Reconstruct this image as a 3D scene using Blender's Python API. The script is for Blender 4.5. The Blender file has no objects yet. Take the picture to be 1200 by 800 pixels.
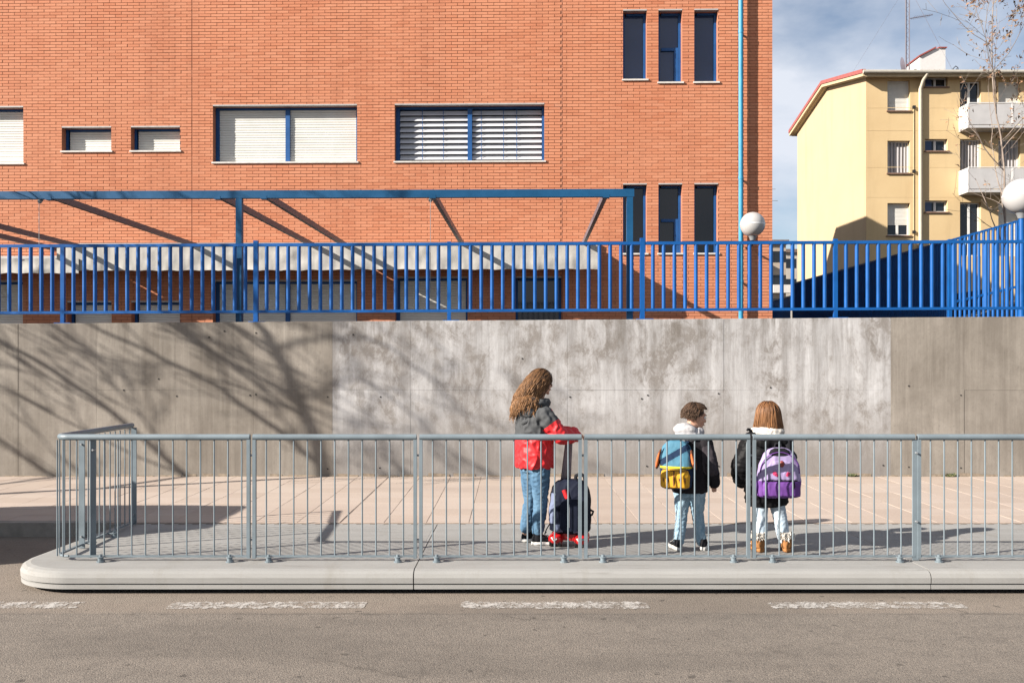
import bpy, bmesh, math, random
from mathutils import Vector, Matrix, noise as mnoise
R = math.radians
scene = bpy.context.scene
COL = scene.collection
F = 1066.7          # focal length in pixels of a 1200 px wide frame
HY = 423.0          # horizon row of that frame
CH = 1.68           # camera height

# ---------------------------------------------------------------- camera
cd = bpy.data.cameras.new('camera')
cam = bpy.data.objects.new('camera', cd); COL.objects.link(cam)
cam.location = (0, 0, CH); cam.rotation_euler = (R(90), 0, 0)
cd.sensor_width = 36; cd.lens = 32; cd.shift_y = (HY - 400) / 1200
cd.clip_start = 0.1; cd.clip_end = 5000
scene.camera = cam

# ---------------------------------------------------------------- sun and sky
SD = Vector((2.28, 1.0, -1.19)).normalized()       # the way the light travels
sl = bpy.data.lights.new('sun', 'SUN'); sl.energy = 5.0; sl.angle = R(0.53); sl.color = (1.0, 0.925, 0.83)
sun = bpy.data.objects.new('sun', sl); COL.objects.link(sun)
sun.rotation_euler = SD.to_track_quat('-Z', 'Y').to_euler(); sun.location = (-20, -12, 25)
world = bpy.data.worlds.new('World'); scene.world = world; world.use_nodes = True
wt = world.node_tree; wt.nodes.clear()
def wn(t, **k):
    n = wt.nodes.new(t)
    for a, v in k.items(): setattr(n, a, v)
    return n
sky = wn('ShaderNodeTexSky', sky_type='NISHITA', sun_disc=False)
sky.sun_elevation = math.asin(-SD.z); sky.sun_rotation = math.atan2(-SD.x, -SD.y)
sky.air_density = 1.0; sky.dust_density = 0.6; sky.ozone_density = 1.5; sky.altitude = 600
tc = wn('ShaderNodeTexCoord'); mp = wn('ShaderNodeMapping'); mp.inputs['Scale'].default_value = (2.0, 2.0, 4.2)
mp.inputs['Location'].default_value = (0.35, 0.1, 0.27)
nz = wn('ShaderNodeTexNoise'); nz.inputs['Scale'].default_value = 1.5; nz.inputs['Detail'].default_value = 7; nz.inputs['Roughness'].default_value = 0.52
cr = wn('ShaderNodeValToRGB'); cr.color_ramp.elements[0].position = 0.40; cr.color_ramp.elements[1].position = 0.58
cr.color_ramp.elements[0].color = (.12, .12, .12, 1); cr.color_ramp.elements[1].color = (.9, .9, .9, 1)
mx = wn('ShaderNodeMix', data_type='RGBA'); mx.inputs['B'].default_value = (7.3, 7.6, 8.3, 1)
bg = wn('ShaderNodeBackground'); bg.inputs['Strength'].default_value = 0.043
wo = wn('ShaderNodeOutputWorld')
L = wt.links.new
L(tc.outputs['Generated'], mp.inputs['Vector']); L(mp.outputs[0], nz.inputs['Vector']); L(nz.outputs['Fac'], cr.inputs[0])
L(cr.outputs[0], mx.inputs['Factor']); L(sky.outputs[0], mx.inputs['A']); L(mx.outputs['Result'], bg.inputs[0]); L(bg.outputs[0], wo.inputs[0])
scene.view_settings.view_transform = 'Standard'; scene.view_settings.look = 'None'
scene.view_settings.exposure = 1.45; scene.view_settings.gamma = 1

# ---------------------------------------------------------------- helpers
def at(px, py, Y): return Vector(((px - 600) * Y / F, Y, CH + (HY - py) * Y / F))
def lin(c): return c / 12.92 if c <= .04045 else ((c + .055) / 1.055) ** 2.4

class NT:
    def __init__(s, name):
        s.m = bpy.data.materials.new(name); s.m.use_nodes = True; s.t = s.m.node_tree
        s.b = s.t.nodes['Principled BSDF']; s.out = s.t.nodes['Material Output']
    def n(s, t, **k):
        x = s.t.nodes.new(t)
        for a, v in k.items():
            if a in x.inputs: x.inputs[a].default_value = v
            else: setattr(x, a, v)
        return x
    def l(s, a, b): s.t.links.new(a, b)
    def coord(s, scale=(1, 1, 1), kind='Object'):
        if kind == 'World': src = s.n('ShaderNodeNewGeometry').outputs['Position']
        else: src = s.n('ShaderNodeTexCoord').outputs[kind]
        m = s.n('ShaderNodeMapping'); m.inputs['Scale'].default_value = scale; s.l(src, m.inputs[0]); return m.outputs[0]
    def noise(s, scale, detail=4, rough=.55, vec=None, dist=0):
        x = s.n('ShaderNodeTexNoise'); x.inputs['Scale'].default_value = scale; x.inputs['Detail'].default_value = detail
        x.inputs['Roughness'].default_value = rough; x.inputs['Distortion'].default_value = dist
        if vec is not None: s.l(vec, x.inputs['Vector'])
        return x.outputs['Fac']
    def ramp(s, fac, stops):
        r = s.n('ShaderNodeValToRGB'); e = r.color_ramp.elements
        while len(e) < len(stops): e.new(.5)
        for i, (p, c) in enumerate(stops):
            e[i].position = p; e[i].color = (c, c, c, 1) if not hasattr(c, '__len__') else (*c, 1)
        s.l(fac, r.inputs[0]); return r.outputs[0]
    def mix(s, fac, a, b, mode='MIX'):
        x = s.n('ShaderNodeMix', data_type='RGBA', blend_type=mode)
        for v, nm in ((fac, 'Factor'), (a, 'A'), (b, 'B')):
            if isinstance(v, bpy.types.NodeSocket): s.l(v, x.inputs[nm])
            elif nm == 'Factor': x.inputs[nm].default_value = v
            else: x.inputs[nm].default_value = (*v, 1) if len(v) == 3 else v
        return x.outputs['Result']
    def math(s, op, a, b=0.0):
        x = s.n('ShaderNodeMath', operation=op)
        for i, v in enumerate((a, b)):
            if isinstance(v, bpy.types.NodeSocket): s.l(v, x.inputs[i])
            else: x.inputs[i].default_value = v
        return x.outputs[0]
    def bump(s, h, strength=.3, dist=.01):
        x = s.n('ShaderNodeBump'); x.inputs['Strength'].default_value = strength; x.inputs['Distance'].default_value = dist
        s.l(h, x.inputs['Height']); s.l(x.outputs[0], s.b.inputs['Normal'])
    def fin(s, col, rough=.6, metal=0, spec=.5):
        K = .74                                        # overall albedo level of the place
        col = s.mix(1.0, col, (K, K, K), 'MULTIPLY') if isinstance(col, bpy.types.NodeSocket) else tuple(x * K for x in col)
        for v, nm in ((col, 'Base Color'), (rough, 'Roughness')):
            if isinstance(v, bpy.types.NodeSocket): s.l(v, s.b.inputs[nm])
            elif nm == 'Base Color': s.b.inputs[nm].default_value = (*v, 1)
            else: s.b.inputs[nm].default_value = v
        s.b.inputs['Metallic'].default_value = metal; s.b.inputs['Specular IOR Level'].default_value = spec
        return s.m

def simple(name, col, rough=.6, var=.15, scale=8, metal=0, spec=.5, bump=0, bscale=60, stretch=(1, 1, 1), dist=.004):
    s = NT(name); v = s.coord(stretch)
    f = s.noise(scale, 5, .6, v)
    dark = tuple(c * (1 - var) for c in col); lite = tuple(min(1, c * (1 + var)) for c in col)
    c = s.mix(s.ramp(f, [(.3, 0.), (.7, 1.)]), dark, lite)
    if bump: s.bump(s.noise(bscale, 4, .6, v), bump, dist)
    return s.fin(c, rough, metal, spec)

M = {}
# painted metals
def weathered(name, col, rough=.38, rust=.0):
    s = NT(name); v = s.coord((1, 1, 1), 'World')
    f = s.noise(3.5, 5, .65, v); g = s.noise(40, 3, .6, v)
    c = s.mix(s.ramp(f, [(.3, 0.), (.75, 1.)]), tuple(x * .78 for x in col), tuple(min(1, x * 1.12) for x in col))
    c = s.mix(s.ramp(g, [(.66, 0.), (.72, .35 + rust)]), c, tuple(x * .5 + .03 for x in col))
    s.bump(s.noise(90, 2, .5, v), .06, .002)
    return s.fin(c, s.ramp(f, [(.2, rough - .04), (.8, rough + .18)]), 0, .28)
M['blue'] = weathered('blue_paint', (.003, .095, .345))
M['beam_blue'] = weathered('teal_blue_paint', (.005, .078, .19))
M['beam_grey'] = weathered('lavender_grey_paint', (.15, .13, .155))
M['pipe_blue'] = weathered('light_blue_paint', (.05, .30, .50), .32)
M['rail'] = weathered('blue_grey_steel_paint', (.20, .245, .275), .36)
M['frame_blue'] = weathered('window_blue_paint', (.015, .09, .28), .4)
M['white_frame'] = simple('white_frame', (.72, .72, .70), .4, .06)
M['shutter'] = simple('cream_shutter', (.72, .71, .66), .5, .08, 3)
M['blind'] = simple('grey_blind', (.62, .63, .67), .45, .08, 3)
M['sill'] = simple('stone_sill', (.62, .59, .55), .7, .15, 12, bump=.2)
M['lintel'] = simple('steel_lintel', (.42, .40, .39), .5, .15, 10)
M['awning'] = None
s = NT('awning_canvas'); v = s.coord((1, 1, 1))
f = s.noise(5, 5, .6, v); g = s.noise(2.0, 3, .5, s.coord((4, 4, .6)))
c = s.mix(s.ramp(f, [(.3, 0.), (.75, 1.)]), (.45, .435, .405), (.52, .505, .475)); c = s.mix(s.ramp(g, [(.58, 0.), (.8, .22)]), c, (.34, .325, .30))
s.bump(f, .35, .02); M['awning'] = s.fin(c, .85, 0, .2)
M['black'] = simple('black_plastic', (.018, .018, .02), .5, .2)
M['dark'] = simple('gap_shade_black', (.012, .012, .014), .8, .2)
M['hole_shade'] = simple('tie_hole_shade', (.03, .027, .025), .9, .2)
M['galv'] = simple('galvanised_steel', (.30, .315, .33), .5, .12, 20, .3)

def glass(name, col, rough=.06):
    s = NT(name); v = s.coord((1, 1, 1))
    f = s.noise(1.2, 3, .5, v)
    s.bump(s.noise(.8, 1, .4, v), .02, .02)
    return s.fin(s.mix(f, tuple(x * .7 for x in col), tuple(x * 1.25 for x in col)), rough, 0, .5)
M['glass'] = glass('navy_window_glass', (.030, .055, .135))
M['glass_grey'] = glass('dark_window_glass', (.014, .017, .024))
M['curtain'] = None
s = NT('pleated_curtain'); w = s.n('ShaderNodeTexWave', wave_type='BANDS', bands_direction='X'); w.inputs['Scale'].default_value = 2.1; w.inputs['Distortion'].default_value = 1.2
s.l(s.coord((1, 1, .25)), w.inputs[0]); s.bump(w.outputs['Fac'], .8, .05)
M['curtain'] = s.fin(s.mix(w.outputs['Fac'], (.22, .21, .22), (.52, .50, .50)), .8)

# brick: colour of every piece from a per-piece random number
def brick_mat(name, single):
    s = NT(name)
    if single: rnd = s.n('ShaderNodeObjectInfo').outputs['Random']
    else: rnd = s.n('ShaderNodeNewGeometry').outputs['Random Per Island']
    base = s.ramp(rnd, [(0, (.49, .168, .085)), (.25, (.54, .20, .105)), (.6, (.565, .218, .118)), (.88, (.59, .245, .14)), (1, (.49, .18, .095))])
    v = s.coord((1, 1, 1), 'World')
    big = s.noise(.55, 5, .6, v); fine = s.noise(22, 5, .7, v)
    c = s.mix(s.ramp(big, [(.33, 0.), (.7, .5)]), base, (.615, .275, .16))
    c = s.mix(s.ramp(fine, [(.3, .0), (.75, .25)]), c, (.61, .27, .155))
    eff = s.noise(1.5, 6, .7, s.coord((1.2, 1, .7), 'World'))
    c = s.mix(s.ramp(eff, [(.68, 0.), (.82, .22)]), c, (.55, .40, .33))
    rain = s.noise(1.0, 6, .7, s.coord((2.6, 1, .16), 'World')); c = s.mix(s.ramp(rain, [(.50, 0.), (.74, .35)]), c, (.36, .135, .075))
    s.bump(s.noise(130, 4, .7, v), .35, .004)
    return s.fin(c, .86, 0, .25)
M['brick'] = brick_mat('terracotta_bricks', False); M['brick1'] = brick_mat('terracotta_brick', True)
M['mortar'] = simple('reddish_mortar', (.30, .125, .075), .95, .22, 14, bump=.3)
M['brick_plain'] = simple('brick_wall_side', (.42, .16, .09), .9, .15, 6, bump=.3)

# ---- concrete of the retaining wall (bare and whitewashed)
def concrete(name, painted):
    s = NT(name); v = s.coord((1, 1, 1), 'World'); vs = s.coord((3.2, 1, .22), 'World'); vb = s.coord((16, 1, .5), 'World')
    rnd = s.n('ShaderNodeObjectInfo').outputs['Random']
    big = s.noise(1.1, 7, .66, v, .3); streak = s.noise(1.6, 7, .7, vs, .2); fine = s.noise(24, 6, .78, v); grain = s.noise(1.2, 5, .75, vb); med = s.noise(5.5, 7, .72, s.coord((1, 1, .7), 'World'), .4)
    c = s.mix(s.ramp(big, [(.34, 0.), (.68, 1.)]), (.210, .186, .158), (.350, .318, .278))
    c = s.mix(s.ramp(streak, [(.46, 0.), (.72, .55)]), c, (.15, .130, .110))
    c = s.mix(s.ramp(grain, [(.46, 0.), (.74, .26)]), c, (.46, .42, .365))
    c = s.mix(s.ramp(med, [(.50, 0.), (.68, .42)]), c, (.20, .175, .15))
    c = s.mix(s.ramp(fine, [(.56, 0.), (.72, .6)]), c, (.16, .14, .125))
    sv = s.n('ShaderNodeSeparateXYZ'); s.l(s.n('ShaderNodeNewGeometry').outputs['Position'], sv.inputs[0])
    if painted:
        pm = s.noise(1.5, 9, .70, s.coord((1.2, 1, .9), 'World'), .6); pf = s.noise(9, 8, .80, s.coord((1, 1, .6), 'World'), .5)
        wear = s.math('ADD', s.math('MULTIPLY', pm, .58), s.math('MULTIPLY', pf, .42))
        mask = s.ramp(wear, [(.415, 0.), (.475, .5), (.53, .8), (.62, 1.)])
        low = s.n('ShaderNodeMapRange'); s.l(sv.outputs['Z'], low.inputs[0]); low.inputs[1].default_value = .35; low.inputs[2].default_value = 1.15; low.inputs[3].default_value = .12; low.inputs[4].default_value = 1
        mask = s.math('MULTIPLY', mask, low.outputs[0])
        paint = s.mix(s.ramp(streak, [(.38, 0.), (.66, 1.)]), (.60, .60, .61), (.33, .325, .325))
        c = s.mix(mask, s.mix(.6, c, (.245, .232, .228)), paint)
        c = s.mix(s.math('MULTIPLY', s.ramp(s.noise(60, 5, .8, v), [(.57, 0.), (.66, .45)]), low.outputs[0]), c, (.66, .66, .67))
    # run-off stains below the top edge
    tp = s.n('ShaderNodeMapRange'); s.l(sv.outputs['Z'], tp.inputs[0]); tp.inputs[1].default_value = 1.2; tp.inputs[2].default_value = 2.25
    drip = s.math('MULTIPLY', tp.outputs[0], s.math('MULTIPLY', s.ramp(s.noise(2.2, 7, .75, s.coord((3.0, 1, .22), 'World'), .35), [(.46, 0.), (.66, .8)]), s.ramp(s.noise(1.3, 4, .6, v), [(.38, .25), (.62, 1.)])))
    c = s.mix(drip, c, (.135, .118, .10))
    c = s.mix(s.ramp(rnd, [(0, .0), (.7, .10), (1, .32)]), c, (.16, .14, .125))
    h = s.math('ADD', s.math('MULTIPLY', fine, .6), s.math('MULTIPLY', grain, .5)); s.bump(h, .45, .006)
    return s.fin(c, .9, 0, .2)
M['concrete'] = concrete('bare_concrete', False); M['whitewash'] = concrete('whitewashed_concrete', True)
M['joint'] = simple('dark_joint', (.15, .13, .11), .95, .2, 20)

# ---- ground
def road_mat():
    s = NT('asphalt'); v = s.coord((1, 1, 1), 'World')
    big = s.noise(.5, 5, .6, v); agg = s.n('ShaderNodeTexVoronoi', feature='F1'); agg.inputs['Scale'].default_value = 120; s.l(v, agg.inputs['Vector'])
    fine = s.noise(75, 6, .85, v); med = s.noise(7, 5, .7, v)
    c = s.mix(s.ramp(big, [(.3, 0.), (.7, 1.)]), (.158, .139, .121), (.196, .172, .149))
    c = s.mix(s.ramp(agg.outputs['Color'], [(.10, 0.), (.95, .95)]), c, (.285, .244, .205))
    c = s.mix(s.ramp(fine, [(.52, 0.), (.60, .85)]), c, (.070, .058, .049))
    c = s.mix(s.ramp(med, [(.48, 0.), (.74, .55)]), c, (.125, .108, .094))
    # the older, browner strip along the kerb
    sv = s.n('ShaderNodeSeparateXYZ'); s.l(s.n('ShaderNodeNewGeometry').outputs['Position'], sv.inputs[0])
    yy = s.math('ADD', sv.outputs['Y'], s.math('MULTIPLY', s.noise(3, 4, .6, v), .10))
    mr = s.n('ShaderNodeMapRange'); s.l(yy, mr.inputs[0]); mr.inputs[1].default_value = 6.10; mr.inputs[2].default_value = 6.16
    c = s.mix(s.math('MULTIPLY', mr.outputs[0], .42), c, (.285, .232, .186))
    ck = s.n('ShaderNodeMapRange'); s.l(s.math('ABSOLUTE', s.math('SUBTRACT', yy, 6.10)), ck.inputs[0]); ck.inputs[1].default_value = .022; ck.inputs[2].default_value = .0; ck.inputs[3].default_value = 0; ck.inputs[4].default_value = 1
    c = s.mix(s.math('MULTIPLY', ck.outputs[0], s.ramp(s.noise(1.6, 4, .7, v), [(.4, 0.), (.65, .7)])), c, (.07, .06, .052))
    pt = s.noise(.9, 3, .5, s.coord((.35, 1.4, 1), 'World')); c = s.mix(s.ramp(pt, [(.50, 0.), (.60, .30)]), c, (.105, .092, .080))
    cv = s.n('ShaderNodeTexVoronoi', feature='DISTANCE_TO_EDGE'); cv.inputs['Scale'].default_value = .62
    wob = s.n('ShaderNodeTexNoise'); wob.inputs['Scale'].default_value = 3.0; wob.inputs['Detail'].default_value = 6; s.l(v, wob.inputs['Vector'])
    va = s.n('ShaderNodeVectorMath', operation='MULTIPLY_ADD'); s.l(wob.outputs['Color'], va.inputs[0]); va.inputs[1].default_value = (.55, .55, 0); s.l(v, va.inputs[2]); s.l(va.outputs[0], cv.inputs['Vector'])
    crk = s.math('MULTIPLY', s.ramp(cv.outputs['Distance'], [(.002, 1.), (.009, 0.)]), s.ramp(s.noise(.8, 4, .6, v), [(.50, 0.), (.62, .5)]))
    c = s.mix(crk, c, (.05, .043, .037))
    spots = s.ramp(s.noise(11, 2, .4, v), [(.70, 0.), (.74, .7)]); c = s.mix(spots, c, (.075, .065, .056))
    s.bump(s.math('ADD', s.math('MULTIPLY', agg.outputs['Distance'], -.8), fine), .55, .006)
    return s.fin(c, .9, 0, .25)
M['road'] = road_mat()
def tile_mat(name, single):
    s = NT(name); v = s.coord((1, 1, 1), 'World')
    rnd = s.n('ShaderNodeObjectInfo').outputs['Random'] if single else s.n('ShaderNodeNewGeometry').outputs['Random Per Island']
    c = s.ramp(rnd, [(0, (.45, .365, .305)), (.5, (.48, .395, .335)), (1, (.505, .42, .36))])
    c = s.mix(s.ramp(s.noise(1.1, 6, .65, s.coord((.35, 1.3, 1), 'World')), [(.45, 0.), (.75, .5)]), c, (.35, .275, .235))
    c = s.mix(s.ramp(s.noise(35, 5, .7, v), [(.55, 0.), (.75, .4)]), c, (.33, .255, .215))
    s.bump(s.noise(70, 4, .6, v), .2, .003)
    return s.fin(c, .85, 0, .25)
M['tile'] = tile_mat('pink_paving_tiles', False); M['tile1'] = tile_mat('pink_paving_tile', True)
M['tile_joint'] = simple('tile_joint_sand', (.32, .25, .205), .95, .25, 20)
def platform_mat():
    s = NT('ribbed_platform_concrete'); v = s.coord((1, 1, 1), 'World')
    f = s.noise(2.2, 6, .65, s.coord((.5, 1.6, 1.6), 'World')); g = s.noise(120, 4, .75, v)
    c = s.mix(s.ramp(f, [(.3, 0.), (.75, 1.)]), (.295, .29, .278), (.365, .361, .349))
    c = s.mix(s.ramp(g, [(.58, 0.), (.74, .5)]), c, (.24, .225, .20))
    st = s.noise(1.3, 6, .75, s.coord((2.5, 1, .6), 'World')); c = s.mix(s.ramp(st, [(.52, 0.), (.74, .5)]), c, (.23, .21, .175))
    sc = s.noise(2.4, 6, .7, s.coord((.5, 4, 16), 'World')); c = s.mix(s.ramp(sc, [(.58, 0.), (.70, .45)]), c, (.17, .16, .145))
    s.bump(g, .3, .003)
    return s.fin(c, .85, 0, .25)
M['platform'] = platform_mat()
M['plinth'] = simple('platform_plinth', (.40, .40, .375), .85, .12, 6, bump=.3)
M['ground'] = simple('far_ground', (.16, .135, .11), .95, .25, .3, bump=.2)
def marking():
    s = NT('worn_white_paint'); v = s.coord((1, 1, 1), 'World')
    w = s.noise(9, 6, .72, v); ck = s.noise(3.2, 5, .7, s.coord((2.6, 2.6, 1), 'World'), 1.2)
    fine = s.noise(60, 4, .8, v)
    m = s.math('ADD', s.math('MULTIPLY', w, .6), s.math('MULTIPLY', fine, .4)); m = s.ramp(m, [(.45, 0.), (.54, 1.)])
    cr_ = s.ramp(s.math('ABSOLUTE', s.math('SUBTRACT', ck, .5)), [(.008, .15), (.028, 1.)])
    tr = s.n('ShaderNodeBsdfTransparent'); ms = s.n('ShaderNodeMixShader')
    s.l(s.math('MULTIPLY', s.math('MULTIPLY', m, cr_), .86), ms.inputs[0]); s.l(tr.outputs[0], ms.inputs[1]); s.l(s.b.outputs[0], ms.inputs[2]); s.l(ms.outputs[0], s.out.inputs[0])
    return s.fin(s.mix(w, (.50, .47, .435), (.64, .61, .575)), .8)
M['marking'] = marking()
# apartment block
def render_wall(name, a, b):
    s = NT(name); v = s.coord((1, 1, 1), 'World')
    f = s.noise(.5, 6, .62, v); st = s.noise(.9, 6, .65, s.coord((1.6, 1.6, .15), 'World')); g = s.noise(14, 4, .6, v)
    c = s.mix(s.ramp(f, [(.3, 0.), (.72, 1.)]), a, b)
    c = s.mix(s.ramp(st, [(.52, 0.), (.78, .38)]), c, tuple(x * .62 for x in a))
    s.bump(g, .2, .01); return s.fin(c, .9, 0, .2)
M['ochre'] = render_wall('ochre_render', (.62, .455, .25), (.69, .525, .30))
M['cream'] = render_wall('cream_render', (.53, .39, .24), (.565, .425, .268))
M['roof_red'] = simple('red_roof_edge', (.33, .085, .075), .7, .2, 5)
M['roof_tile'] = simple('grey_brown_roof_tile', (.17, .125, .105), .85, .3, 6)
M['eave'] = simple('cream_eave_board', (.55, .43, .26), .7, .12)
M['gutter'] = simple('grey_cream_gutter', (.44, .41, .35), .5, .1)
M['downpipe'] = simple('cream_downpipe', (.58, .52, .41), .5, .08)
M['balcony'] = simple('pale_balcony_panel', (.50, .49, .49), .65, .08, 2, bump=.2, bscale=4)
M['balcony_w'] = simple('white_balcony_side', (.74, .73, .72), .6, .06, 2)
M['chimney'] = simple('white_chimney', (.64, .63, .62), .8, .05)
M['bark'] = None
s = NT('pale_bark'); v = s.coord((1, 1, .3)); c = s.mix(s.ramp(s.noise(9, 5, .7, v), [(.35, 0.), (.7, 1.)]), (.17, .125, .10), (.36, .30, .25)); s.bump(s.noise(30, 4, .7, v), .5, .01)
M['bark'] = s.fin(c, .9)
s = NT('grey_bark'); v = s.coord((1, 1, .3)); c = s.mix(s.noise(9, 5, .7, v), (.08, .065, .05), (.2, .17, .14)); s.bump(s.noise(30, 4, .7, v), .5, .01); M['bark2'] = s.fin(c, .9)
s = NT('dry_leaves'); c = s.ramp(s.n('ShaderNodeNewGeometry').outputs['Random Per Island'], [(0, (.10, .055, .035)), (.4, (.20, .10, .05)), (.75, (.30, .16, .08)), (1, (.22, .17, .09))]); M['leaf'] = s.fin(c, .8)
s = NT('green_leaves'); c = s.ramp(s.n('ShaderNodeNewGeometry').outputs['Random Per Island'], [(0, (.05, .07, .02)), (.6, (.10, .13, .045)), (1, (.17, .16, .06))]); M['weed'] = s.fin(c, .8)
s = NT('globe_acrylic'); s.b.inputs['Subsurface Weight'].default_value = 0; f = s.noise(3, 4, .6, s.coord((1, 1, 1))); M['globe'] = s.fin(s.mix(f, (.40, .395, .39), (.50, .49, .485)), .14, 0, .6)
M['globe_cap'] = simple('globe_upper', (.72, .72, .73), .16, .05)

def ctag(o, label=None, cat=None, group=None, kind=None):
    if label: o['label'] = label
    if cat: o['category'] = cat
    if group: o['group'] = group
    if kind: o['kind'] = kind
    return o
def thing(name, label, cat, loc=(0, 0, 0), rz=0, group=None):
    o = bpy.data.objects.new(name, None); COL.objects.link(o); o.location = loc; o.rotation_euler = (0, 0, rz); o.empty_display_size = .2
    return ctag(o, label, cat, group)
def link(name, mesh, parent=None, loc=(0, 0, 0), rot=(0, 0, 0)):
    o = bpy.data.objects.new(name, mesh); COL.objects.link(o); o.parent = parent; o.location = loc; o.rotation_euler = rot
    return o

class MB:
    def __init__(s): s.v = []; s.f = []; s.mi = []; s.sm = []
    def add(s, vs, fs, mi=0, smooth=False):
        b = len(s.v); s.v += [tuple(p) for p in vs]
        for f in fs: s.f.append(tuple(b + i for i in f)); s.mi.append(mi); s.sm.append(smooth)
    def box(s, x0, x1, y0, y1, z0, z1, mi=0, skip=''):
        vs = [(x0, y0, z0), (x1, y0, z0), (x1, y1, z0), (x0, y1, z0), (x0, y0, z1), (x1, y0, z1), (x1, y1, z1), (x0, y1, z1)]
        fs = {'b': (0, 3, 2, 1), 't': (4, 5, 6, 7), 'f': (0, 1, 5, 4), 'r': (1, 2, 6, 5), 'k': (2, 3, 7, 6), 'l': (3, 0, 4, 7)}
        s.add(vs, [f for k, f in fs.items() if k not in skip], mi); return s
    def bar(s, p0, p1, w, d, mi=0, up=(0, 0, 1)):      # rectangular bar from p0 to p1
        p0 = Vector(p0); p1 = Vector(p1); a = (p1 - p0).normalized(); u = Vector(up)
        if abs(a.dot(u)) > .98: u = Vector((0, 1, 0))
        x = a.cross(u).normalized() * w / 2; y = x.cross(a).normalized() * d / 2
        vs = [p + q for p in (p0, p1) for q in (-x - y, x - y, x + y, -x + y)]
        s.add(vs, [(0, 3, 2, 1), (4, 5, 6, 7), (0, 1, 5, 4), (1, 2, 6, 5), (2, 3, 7, 6), (3, 0, 4, 7)], mi); return s
    def tube(s, pts, rad, n=8, mi=0, smooth=True, caps=True, flat=None):
        pts = [Vector(p) for p in pts]; k = len(pts)
        if not hasattr(rad, '__len__'): rad = [rad] * k
        up = None; vs = []
        for i, p in enumerate(pts):
            t = (pts[min(i + 1, k - 1)] - pts[max(i - 1, 0)]).normalized()
            if up is None:
                up = Vector((0, 0, 1)) if abs(t.z) < .9 else Vector((1, 0, 0))
            x = t.cross(up)
            if x.length < 1e-5: x = t.orthogonal()
            x.normalize(); y = x.cross(t).normalized(); up = y
            r = rad[i]; rx, ry = (r if hasattr(r, '__len__') else (r, r))
            for j in range(n):
                a = 2 * math.pi * j / n; vs.append(p + x * math.cos(a) * rx + y * math.sin(a) * ry)
        fs = [(i * n + j, i * n + (j + 1) % n, (i + 1) * n + (j + 1) % n, (i + 1) * n + j) for i in range(k - 1) for j in range(n)]
        s.add(vs, fs, mi, smooth)
        if caps: s.add(vs[:n], [tuple(range(n))], mi); s.add(vs[-n:], [tuple(reversed(range(n)))], mi)
        return s
    def loft(s, rings, mi=0, smooth=True, caps=True):
        n = len(rings[0]); vs = [p for r in rings for p in r]
        fs = [(i * n + j, i * n + (j + 1) % n, (i + 1) * n + (j + 1) % n, (i + 1) * n + j) for i in range(len(rings) - 1) for j in range(n)]
        s.add(vs, fs, mi, smooth)
        if caps: s.add(rings[0], [tuple(reversed(range(n)))], mi); s.add(rings[-1], [tuple(range(n))], mi)
        return s
    def ell(s, c, r, rot=None, nu=16, nv=10, mi=0, e=1.0):
        c = Vector(c); r = r if hasattr(r, '__len__') else (r, r, r); vs = []
        pw = lambda q: math.copysign(abs(q) ** e, q)
        for i in range(nv + 1):
            ph = -math.pi / 2 + math.pi * i / nv
            for j in range(nu):
                th = 2 * math.pi * j / nu
                p = Vector((pw(math.cos(ph)) * pw(math.cos(th)) * r[0], pw(math.cos(ph)) * pw(math.sin(th)) * r[1], pw(math.sin(ph)) * r[2]))
                vs.append(c + (rot @ p if rot else p))
        fs = [(i * nu + j, i * nu + (j + 1) % nu, (i + 1) * nu + (j + 1) % nu, (i + 1) * nu + j) for i in range(nv) for j in range(nu)]
        s.add(vs, fs, mi, True); return s
    def mesh(s, name, mats):
        me = bpy.data.meshes.new(name); me.from_pydata(s.v, [], s.f)
        for m in (mats if isinstance(mats, (list, tuple)) else [mats]): me.materials.append(m)
        me.polygons.foreach_set('material_index', s.mi); me.polygons.foreach_set('use_smooth', s.sm); me.update(); return me
    def build(s, name, mats, parent=None, loc=(0, 0, 0), rot=(0, 0, 0), label=None):
        o = link(name, s.mesh(name, mats), parent, loc, rot)
        if label: o['label'] = label
        return o

# ================================================================ SETTING: ground
rng = random.Random(7)
def sheet(name, x0, x1, y0, y1, z, m, nx=1, ny=1, parent=None):
    mb = MB(); vs = [(x0 + (x1 - x0) * i / nx, y0 + (y1 - y0) * j / ny, z) for j in range(ny + 1) for i in range(nx + 1)]
    mb.add(vs, [(j * (nx + 1) + i, j * (nx + 1) + i + 1, (j + 1) * (nx + 1) + i + 1, (j + 1) * (nx + 1) + i) for j in range(ny) for i in range(nx)])
    o = mb.build(name, m, parent)
    if not parent: o['kind'] = 'structure'
    return o
sheet('ground', -1500, 1500, -1500, 2500, -.03, M['ground'])
sheet('road', -60, 60, -6, 8.70, 0, M['road'], 40, 6)
# worn dashes along the edge line of the lane
for i, (a, b) in enumerate(((-20, 94), (198, 428), (540, 760), (902, 1130), (1245, 1475))):
    x0 = (a - 600) * 6.26 / F; x1 = (b - 600) * 6.26 / F
    mb = MB(); n = 60; up = []; lo = []
    for k in range(n + 1):
        x = x0 + (x1 - x0) * k / n; j = rng.uniform(-.018, .018); e = .02 if k in (0, n) else 0
        lo.append((x, 6.185 + j + e, .004)); up.append((x, 6.345 + rng.uniform(-.018, .018) - e, .004))
    mb.add(lo + up, [(k, k + 1, n + 2 + k, n + 1 + k) for k in range(n)])
    ctag(mb.build('road_marking', M['marking']), kind='structure')
SZ = .135
def kerb():
    mb = MB(); mb.box(-60, -3.86, 8.70, 8.82, -.02, SZ + .002); mb.box(-3.86, 60, 8.70, 8.72, -.02, SZ - .012)
    o = mb.build('kerb', simple('kerb_stone', (.27, .25, .225), .9, .2, 8, bump=.3)); o['kind'] = 'structure'
kerb()
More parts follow.
